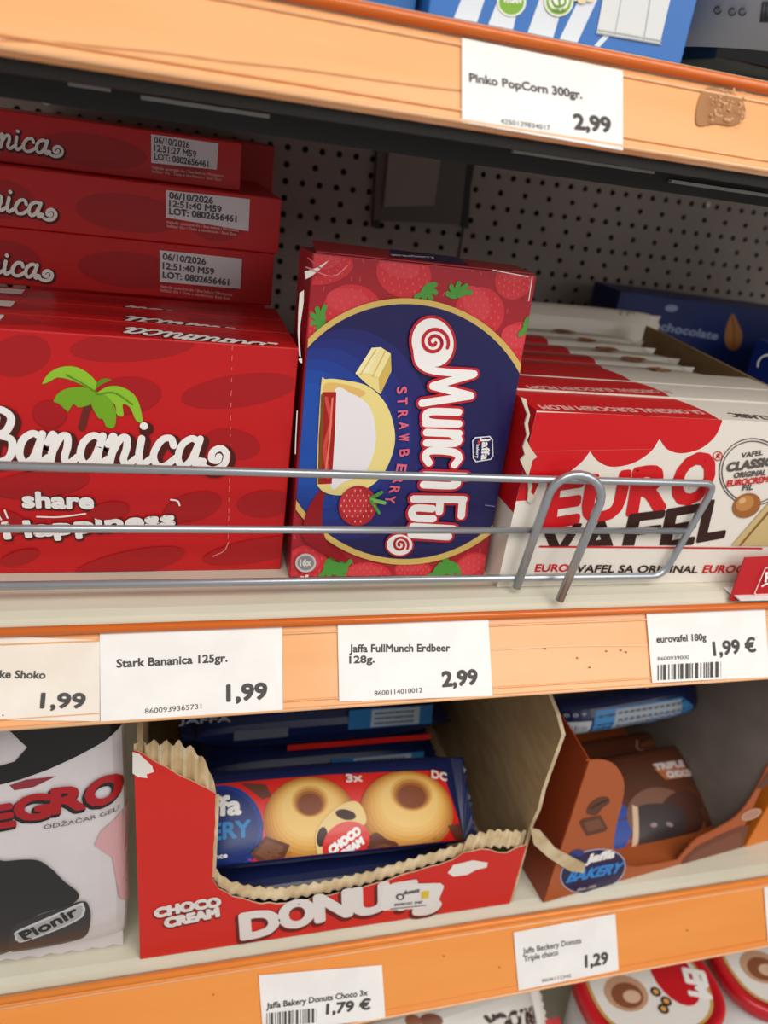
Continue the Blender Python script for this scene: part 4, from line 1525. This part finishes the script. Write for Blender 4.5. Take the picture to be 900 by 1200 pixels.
def label_strip(t, F, u0, u1, v0, v1, hh=.0005):
    a = Art(F, lay=hh)
    a.put(poly_shape([(u0, v0), (u1, v0), (u1, v1), (u0, v1)]), M('2f78b8', .4, name='label_blue'))
    a.put(poly_shape([(u0 + .02, v0 + .001), (u1 - .012, v0 + .001), (u1 - .012, v1 - .001), (u0 + .02, v1 - .001)]), M('b6c4d2', .4, name='label_pale'))
    rs_ = random.Random(5)
    n = 12
    for i in range(n):
        u = u0 + .023 + (u1 - u0 - .04) * i / n
        wq = (u1 - u0) / n * .45
        for r_ in range(3):
            vv = v0 + .002 + (v1 - v0 - .004) * (r_ + .2) / 3
            a.put(poly_shape([(u, vv), (u + wq * rs_.uniform(.6, 1), vv), (u + wq, vv + (v1 - v0) * .12), (u, vv + (v1 - v0) * .12)]), M('5d7288', .4, name='label_text')); a.lay -= a.step
    return a


# supporting packs first
fp, _ = flow_pack('ring_cake_pack', (.125, .066, LZ + .0175), (1, 0, 0), (0, 1, 0), .21, .080, .031, NV, 'navy pack lying flat on the floor of the red tray, under the ring cake picture', 'cake pack', GP)
sl = ['navy pack with pale blue label strip behind the ring cake picture', 'topmost navy pack with label strip and red edge under the middle rail']
for i in range(2):
    zc = LZ + .0245 + i * .0505
    t2, F = flow_pack('ring_cake_pack', (.132, .188, zc), (1, 0, 0), (0, 1, 0), .235, .100, .047, NV, sl[i], 'cake pack', GP)
    if True:
        S = Face((.132, .188 - .05, zc), (1, 0, 0), (0, 0, 1))
        FH = Face((.132, .188 - .050 - .0005, zc), (1, 0, 0), (0, .25, 1))
        if i == 0:
            a = label_strip(t2, FH, .012, .098, .003, .017)
            a.build('label_strip', t2)
        else:
            a = label_strip(t2, FH, .022, .098, .002, .020)
            a.T('JAFFA', (210, 848), (270, 845), 7, M('8f9cae', .4, name='grey_print'), .5); a.put(poly_shape([(-.075, .0), (-.03, .0), (-.03, .009), (-.075, .009)]), M('5d6674', .4, name='grey_panel'))
            a.put(poly_shape([(-.03, -.013), (.098, -.013), (.098, -.008), (-.03, -.008)]), WRD)
            a.build('label_strip', t2)
pv = V((0, .062, .040)).normalized()
pC = V((.1215, .069, -.2085)) - pv * .0150
t2, F = flow_pack('ring_cake_pack', pC, (1, 0.0, -.022), pv, .234, .067, .032, NV, 'pack printed with two golden ring cakes leaning at the torn front of the red tray', 'cake pack', GP, p=3.2)
Z8 = (240, 880, .3556)
cl = (-F.L * .97, -.0315, F.L * .985, .0315)
a = Art(F, *Z8, lay=.0009, clip=cl)
a.G([(-20, 110), (120, 100), (400, 78), (780, 60), (800, 90), (880, 300), (830, 325), (500, 372), (100, 410), (-20, 420)], WRD)
a.E(55, 260, 138, 150, M('173a8c', .35, name='logo_blue')); a.E(55, 260, 122, 134, M('122c70', .35, name='logo_navy'))
a.T('Jaffa', (-60, 216), (118, 206), 60, WHITE, 4); a.T('BAKERY', (-130, 305), (150, 280), 52, M('2f86c8', .4, name='logo_cyan'), 3); a.T('since', (20, 355), (75, 348), 14, WHITE, 1)
a.onto(t2, 'wrapper')
a = Art(F, *Z8, lay=.0016, step=.00004, clip=cl)


def ring(cx, cy, rx, ry, hx, hy, hrx, hry, rot):
    for i, h in enumerate(('b0702c', 'c28238', 'cf9444', 'd9a452', 'e0b05e', 'e4b868', 'e8c074')):
        f = 1 - i * .065
        a.E(cx + (hx - cx) * .5 * i / 7, cy - ry * .035 * i, rx * f, ry * f, M(h, .4, name='dough'), rot)
    for i, h in enumerate(('d8a656', 'bf8238', '9d5c22', '7c3c16')):
        a.E(hx, hy + i * 3, hrx * (1.15 - .13 * i), hry * (1.15 - .13 * i), M(h, .4, name='dough'), rot)


CH1 = M('3a1a12', .4, name='choc_dark'); CH2 = M('5f3524', .4, name='choc'); CH3 = M('7a4a34', .4, name='choc_light')
a.G([(120, 105), (200, 110), (220, 150), (190, 160)], CH2)
ring(345, 228, 152, 142, 345, 168, 52, 46, 0)
ring(668, 200, 158, 134, 680, 142, 62, 50, 5)
a.G([(365, 270), (430, 190), (500, 170), (530, 235), (480, 270), (400, 350), (380, 350)], M('e6c98c', .4, name='dough_cut'), True)
a.E(462, 212, 34, 17, CH1, 12); a.E(385, 284, 17, 32, CH1, 8)
a.G([(150, 340), (200, 283), (280, 310), (265, 350), (215, 385)], CH2); a.G([(165, 338), (203, 295), (262, 315), (250, 345), (212, 360)], CH3)
a.G([(510, 360), (530, 310), (560, 270), (600, 290), (640, 305), (640, 340), (590, 362)], CH2, True); a.L([(540, 330), (590, 310), (630, 320)], 9, CH3)
a.E(466, 305, 80, 68, WRD, -30)
a.G([(805, 245), (850, 235), (882, 300), (840, 285)], CH2)
a.build('ring_cake_picture', t2)
a = Art(F, *Z8, lay=.0034, clip=cl)
a.T('CHOCO', (420, 340), (512, 272), 24, WHITE, 3.4); a.T('CREAM', (448, 362), (524, 304), 22, WHITE, 3.2)
a.T('3x', (465, 105), (515, 102), 24, M('e6cfc8', .4, name='pale_print'), 2); a.T('DC', (748, 88), (800, 96), 24, M('e6cfc8', .4, name='pale_print'), 2)
a.build('lettering', t2)

# brown tray beside it
t = thing('display_tray', (.42, .1, LZ), 'brown chocolate display tray with rounded front tab and blue oval, at the right', 'tray')
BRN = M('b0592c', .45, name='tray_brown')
cu = V((.244, .028, 0)).normalized()
co = V((.297, .0065, LZ))
FC = Face(co, cu, (0, 0, 1))
back = -FC.n


def cpx(x, y):
    return FC.px(600 + x / 3, 800 + y / 3)


out = [(258, 275)] + catmull([(262, 275), (325, 274), (368, 296), (394, 350), (388, 420), (372, 480), (358, 560), (366, 610), (400, 645)]) + [(440, 648), (500, 640), (560, 628)] + catmull([(580, 625), (610, 590), (650, 550), (720, 515), (790, 470), (850, 390), (905, 285)]) + [(925, 270), (830, 610)]
P2 = [cpx(*q) for q in out]
P2 = [(0.0, P2[0][1])] + P2[1:-1] + [(P2[-2][0], 0.0), (0.0, 0.0)]
CW = P2[-2][0]
mb = MB(); mb.prism([FC.pt(*q) for q in P2], back * .0012, BRN); mb.build('front_panel', t)
h0 = P2[0][1]
mb = MB()
sd = [FC.pt(0, 0), FC.pt(0, h0)]
s1 = sd[1] + back * .034 + V((0, 0, .012))
wall = [sd[0] + back * .001, sd[0] + back * .19, sd[0] + back * .19 + V((0, 0, h0 + .02)), sd[1] + back * .03 + V((0, 0, .006)), sd[1] + back * .001]
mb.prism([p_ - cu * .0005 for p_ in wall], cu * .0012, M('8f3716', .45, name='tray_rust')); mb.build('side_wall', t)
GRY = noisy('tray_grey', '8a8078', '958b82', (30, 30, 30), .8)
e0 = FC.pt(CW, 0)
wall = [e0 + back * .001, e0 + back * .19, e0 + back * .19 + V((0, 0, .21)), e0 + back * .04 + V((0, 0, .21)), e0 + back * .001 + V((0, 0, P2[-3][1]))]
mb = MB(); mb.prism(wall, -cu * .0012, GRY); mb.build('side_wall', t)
mb = MB(); mb.hexa([sd[0] + back * .188, e0 + back * .188, e0 + back * .188 + V((0, 0, .2)), sd[0] + back * .188 + V((0, 0, .2))], back * .0012, GRY); mb.build('back_wall', t)
mb = MB(); mb.hexa([FC.pt(.001, .0003, -.001), FC.pt(CW - .002, .0003, -.001), FC.pt(CW - .002, .0012, -.001), FC.pt(.001, .0012, -.001)], back * .186, BRN); mb.build('base', t)
a = Art(FC, 600, 800, 1 / 3, lay=.0003)
a.G([(262, 458), (270, 430), (300, 405), (335, 402), (342, 420), (318, 440), (300, 462), (280, 465)], CH2, True); a.L([(280, 440), (305, 425), (335, 412)], 7, CH1)
a.G([(235, 490), (250, 478), (310, 465), (336, 512), (325, 522), (262, 538)], CH2); a.G([(250, 490), (305, 476), (322, 508), (266, 522)], CH3)
a.build('chocolate_picture', t)
a = Art(FC, 600, 800, 1 / 3, lay=.0003)
a.E(284, 662, 118, 76, M('b9b6c8', .4, name='oval_rim'), -16); a.E(284, 662, 114, 72, M('16164a', .35, name='oval_navy'), -16)
a.E(226, 600, 26, 14, M('2c3c80', .4, name='oval_blue'), -14)
a.T('Jaffa', (258, 632), (354, 612), 26, WHITE, 3); a.T('BAKERY', (190, 700), (374, 664), 33, M('2c8ad8', .4, name='oval_cyan'), 2.6, shear=.1); a.T('since 1975', (226, 730), (290, 718), 9, M('b8a8a8', .4, name='oval_ink'), .8)
a.build('emblem', t)
a = Art(FC, 600, 800, 1 / 3, lay=.0003)
a.G([(588, 655), (600, 622), (650, 575), (730, 535), (800, 505), (832, 500), (808, 590), (790, 615), (690, 640)], M('6b3524', .4, name='glaze_print'))
a.G([(610, 640), (650, 590), (740, 548), (800, 525), (790, 590), (690, 622)], M('7c4230', .4, name='glaze_light'), True)
a.G([(862, 372), (905, 300), (912, 340), (885, 370)], CH2)
a.E(840, 462, 38, 17, M('d8a890', .4, name='badge_pale2'), -22); a.E(840, 462, 33, 13, M('b98a76', .4, name='badge_in'), -22)
a.build('cake_picture', t)

# chocolate packs inside the brown tray
CP = M('5a3020', .32, coat=.25, name='choc_wrapper')
bl, br, tl = atY(668, 1012, .037), atY(852, 968, .050), atY(655, 912, .098)
uu = (br - bl).normalized(); vv = (tl - bl); vv = (vv - uu * vv.dot(uu)).normalized()
cen = bl + uu * .086 + vv * .040
t, F = flow_pack('chocolate_cake_pack', cen - uu.cross(vv) * .014, uu, vv, .185, .084, .030, CP, 'brown pack with glazed cake picture leaning behind the rounded tray tab', 'cake pack', 'chocolate cake packs in the brown tray', p=3)
a = Art(F, 600, 800, 1 / 3, lay=.0004, clip=(-.075, -.040, .075, .040))
a.G([(380, 640), (330, 400), (500, 280), (620, 270), (740, 480), (600, 600)], M('9a5230', .4, name='copper_print'))
a.G([(390, 600), (400, 560), (560, 590), (700, 510), (640, 580), (440, 640)], M('a8401a', .4, name='rust_print'))
a.E(355, 520, 66, 100, M('2c4aa0', .4, name='oval_blue2'), 10)
a.E(470, 335, 75, 45, M('54301f', .4, name='glaze'), 10); a.E(520, 470, 118, 100, M('7b5545', .4, name='glaze_top2'), 15); a.E(600, 470, 85, 88, M('4b2c22', .4, name='glaze_shade'), 15)
a.G([(440, 440), (570, 430), (610, 470), (612, 520), (560, 555), (455, 565)], M('3f3636', .35, name='cake_window'), True)
a.E(500, 500, 12, 8, M('9a8488', .3, name='gloss')); a.E(556, 498, 14, 7, M('9a8488', .3, name='gloss'), 20)
a.G([(612, 370), (650, 355), (700, 400), (680, 415)], CH2); a.G([(660, 440), (700, 430), (740, 485), (700, 505)], CH2)
a.G([(420, 430), (440, 440), (450, 560), (430, 590)], M('d8b89a', .4, name='cream_edge'))
a.build('cake_picture', t)
a = Art(F, 600, 800, 1 / 3, lay=.0012)
a.G([(496, 300), (612, 280), (640, 325), (540, 342)], M('b5673c', .4, name='copper_panel')); a.T('TRIPLE', (505, 308), (612, 290), 18, M('d8ccc8', .4, name='pale_print2'), 2.6); a.T('CHOCO', (548, 334), (640, 322), 18, M('d8ccc8', .4, name='pale_print2'), 2.6)
a.build('lettering', t)
# pack behind and pack on its edge above it
o2 = uu.cross(vv)
c2 = cen - o2 * .046 + vv * .024
t, F = flow_pack('chocolate_cake_pack', c2, uu, vv, .185, .084, .034, CP, 'brown pack half hidden behind the leaning one in the brown tray', 'cake pack', 'chocolate cake packs in the brown tray', p=3)
a = Art(F, 600, 800, 1 / 3, lay=.0004, clip=(-.075, -.040, .075, .040))
a.G([(300, 270), (420, 220), (445, 250), (420, 285), (330, 300)], M('6b3d2a', .4, name='glaze2'), True)
a.G([(455, 215), (500, 190), (540, 215), (520, 245), (470, 250)], CH3); a.G([(470, 262), (530, 250), (545, 285), (490, 290)], CH2); a.L([(445, 200), (450, 235), (540, 240)], 6, M('b08068', .4, name='cream_line'))
a.build('cake_picture', t)
l0, l1 = atY(650, 868, .094), atY(838, 832, .105)
u3 = (l1 - l0).normalized()
v3 = V((0, .55, 1)); v3 = (v3 - u3 * v3.dot(u3)).normalized()
t, F = flow_pack('chocolate_cake_pack', l0 + u3 * .087 + v3 * .014 - u3.cross(v3) * .04, u3, v3, .205, .036, .085, NV, 'navy pack with pale blue ingredient label lying on top in the brown tray', 'cake pack', 'chocolate cake packs in the brown tray', p=3.4, crimp=.016)
a = Art(F, 600, 800, 1 / 3, lay=.0005)
a.G([(282, 214), (298, 100), (600, 52), (655, 85), (655, 150), (600, 172)], M('3f8fd0', .4, name='label_blue3')); a.G([(352, 195), (366, 95), (598, 58), (606, 162)], M('b3bcc6', .4, name='label_grey3'))
a.G([(186, 152), (285, 136), (276, 212), (225, 218)], M('c9ced6', .4, name='code_panel'))
for i in range(9):
    x = 205 + i * 8
    a.L([(x, 160 + (i < 2) * -4), (x + 3, 205)], (2, 4, 3)[i % 3], M('3b4050', .4, name='code_bar'), False); a.lay -= a.step
for i in range(11):
    for j in range(4):
        x = 372 + i * 21; y = 104 - i * 3.2 + j * 24
        a.G([(x, y + 8), (x + 15, y + 5), (x + 15, y - 5), (x, y - 2)], M('6d7684', .4, name='label_text3')); a.lay -= a.step
a.lay += a.step
a.T('Δ ○ □ ◇'.replace('Δ', 'o').replace('○', 'o').replace('□', 'o').replace('◇', '+'), (180, 132), (268, 120), 14, M('a9b2c4', .4, name='code_ink'), 1)
a.build('label_strip', t)

# orange carton at the far right edge
t = carton('snack_carton', [(.512, .030, LZ), (.64, .045, LZ), (.64, .045, LZ + .09), (.520, .030, LZ + .085)], (.0, .1, 0), M('e07a1e', .4, name='orange_card'), 'plain orange carton at the right edge beside the brown tray', 'carton')

# ------------------------------------------------------------------ lowest shelf: tubs and a lettered pack
TR = M('c91522', .3, coat=.3, name='tub_red')


def tub(c, label, art=True):
    t = thing('spread_tub', c, label, 'tub', 'red lidded spread tubs')
    n = 56

    def loop(rx, ry, z, e=2.6):
        out_ = []
        for i in range(n):
            an = 2 * math.pi * i / n
            cx_, sy_ = math.cos(an), math.sin(an)
            out_.append((c[0] + rx * math.copysign(abs(cx_) ** (2 / e), cx_), c[1] + ry * math.copysign(abs(sy_) ** (2 / e), sy_), c[2] + z))
        return out_

    def rings(mb, L_, m, cap0=True, cap1=True):
        vs = [p for l in L_ for p in l]
        fs = [(i * n + j, i * n + (j + 1) % n, (i + 1) * n + (j + 1) % n, (i + 1) * n + j) for i in range(len(L_) - 1) for j in range(n)]
        if cap0: fs.append(tuple(reversed(range(n))))
        if cap1: fs.append(tuple((len(L_) - 1) * n + j for j in range(n)))
        mb.add(vs, fs, m, True)
    mb = MB(); rings(mb, [loop(.058, .040, .0005), loop(.062, .044, .02), loop(.067, .049, .117)], M('ddd8d6', .35, coat=.2, name='tub_body')); mb.build('tub', t)
    mb = MB(); rings(mb, [loop(.070, .0515, .1172), loop(.0725, .054, .120), loop(.0725, .054, .131), loop(.0705, .052, .134), loop(.066, .0475, .134), loop(.064, .0455, .1315)], TR); mb.build('lid', t)
    z = c[2] + .1317
    mb = MB()
    for (f, h, dz) in ((.93, 'c9a05a', 0), (.88, 'e9e4e0', .0001)):
        mb.add([(p[0], p[1], z + dz) for p in loop(.066 * f, .0475 * f, 0)], [tuple(range(n))], M(h, .4, name='lid_print'))
    mb.build('lid_label', t)
    F = Face((c[0], c[1], z), (1, 0, 0), (0, 1, 0))
    a = Art(F, lay=.0003)

    def el(cx_, cy_, rx, ry, m):
        a.put(poly_shape([(cx_ + rx * math.cos(i * .3), cy_ + ry * math.sin(i * .3)) for i in range(21)]), m)
    el(.032, .006, .022, .030, TR)
    el(-.026, -.002, .022, .017, M('c79a7c', .4, name='swirl_pale')); el(-.026, -.004, .016, .012, M('8a5136', .4, name='swirl')); el(-.022, -.006, .009, .006, M('d8b49a', .4, name='swirl_light'))
    for (x, y) in ((.004, -.006), (.009, -.016), (.002, -.022)):
        el(x, y, .0052, .0046, CH1); el(x, y, .0028, .0024, M('d9a45c', .4, name='nut_gold'))
    a.build('lid_picture', t)
    return t, F


t, F = tub((.449, .012, -.5795), 'red lidded spread tub with nut pictures below the lowest rail, left of two')
a = Art(F, lay=.0012)
a.T('CREM', (738, 1127), (832, 1172), 18, WHITE, 1.6) if False else a.T('EM', (800, 1136), (808, 1166), 22, WHITE, 1.6)
a.build('lettering', t)
tub((.604, .012, -.5795), 'red lidded spread tub cut by the bottom right corner of the photo')
# lettered white pack
WP = M('d6d2cc', .35, coat=.2, name='pack_white')
cc = atZ(570, 1192, -.475)
t, F = flow_pack('candy_pack', (.255, .010, -.487), (1, .1, .02), (0, .75, .66), .20, .085, .03, WP, 'white pack with upside-down dark lettering under the lowest rail', 'candy pack', p=3)
a = Art(F, 440, 1120, .5111, lay=.0005)
a.T('BLOCK', (372, 122), (250, 140), 32, ED, 3); a.E(130, 150, 26, 16, M('7a4630', .4, name='nut_brown')); a.E(90, 152, 18, 14, M('93583c', .4, name='nut_brown2')); a.G([(400, 155), (440, 148), (446, 165), (405, 170)], M('b8202a', .4, name='pack_red'))
a.build('lettering', t)
t, F2 = flow_pack('candy_pack', (.26, .085, -.475), (1, .1, .02), (0, .75, .66), .20, .085, .03, WP, 'white pack tucked behind the lettered one under the lowest rail', 'candy pack', p=3)
t = carton('candy_carton', [(.15, .01, -.5795), (.36, .01, -.5795), (.36, .01, -.522), (.15, .01, -.522)], (0, .12, 0), M('c9c4bc', .5, name='pale_card'), 'pale carton on the lowest shelf carrying the white packs', 'carton')
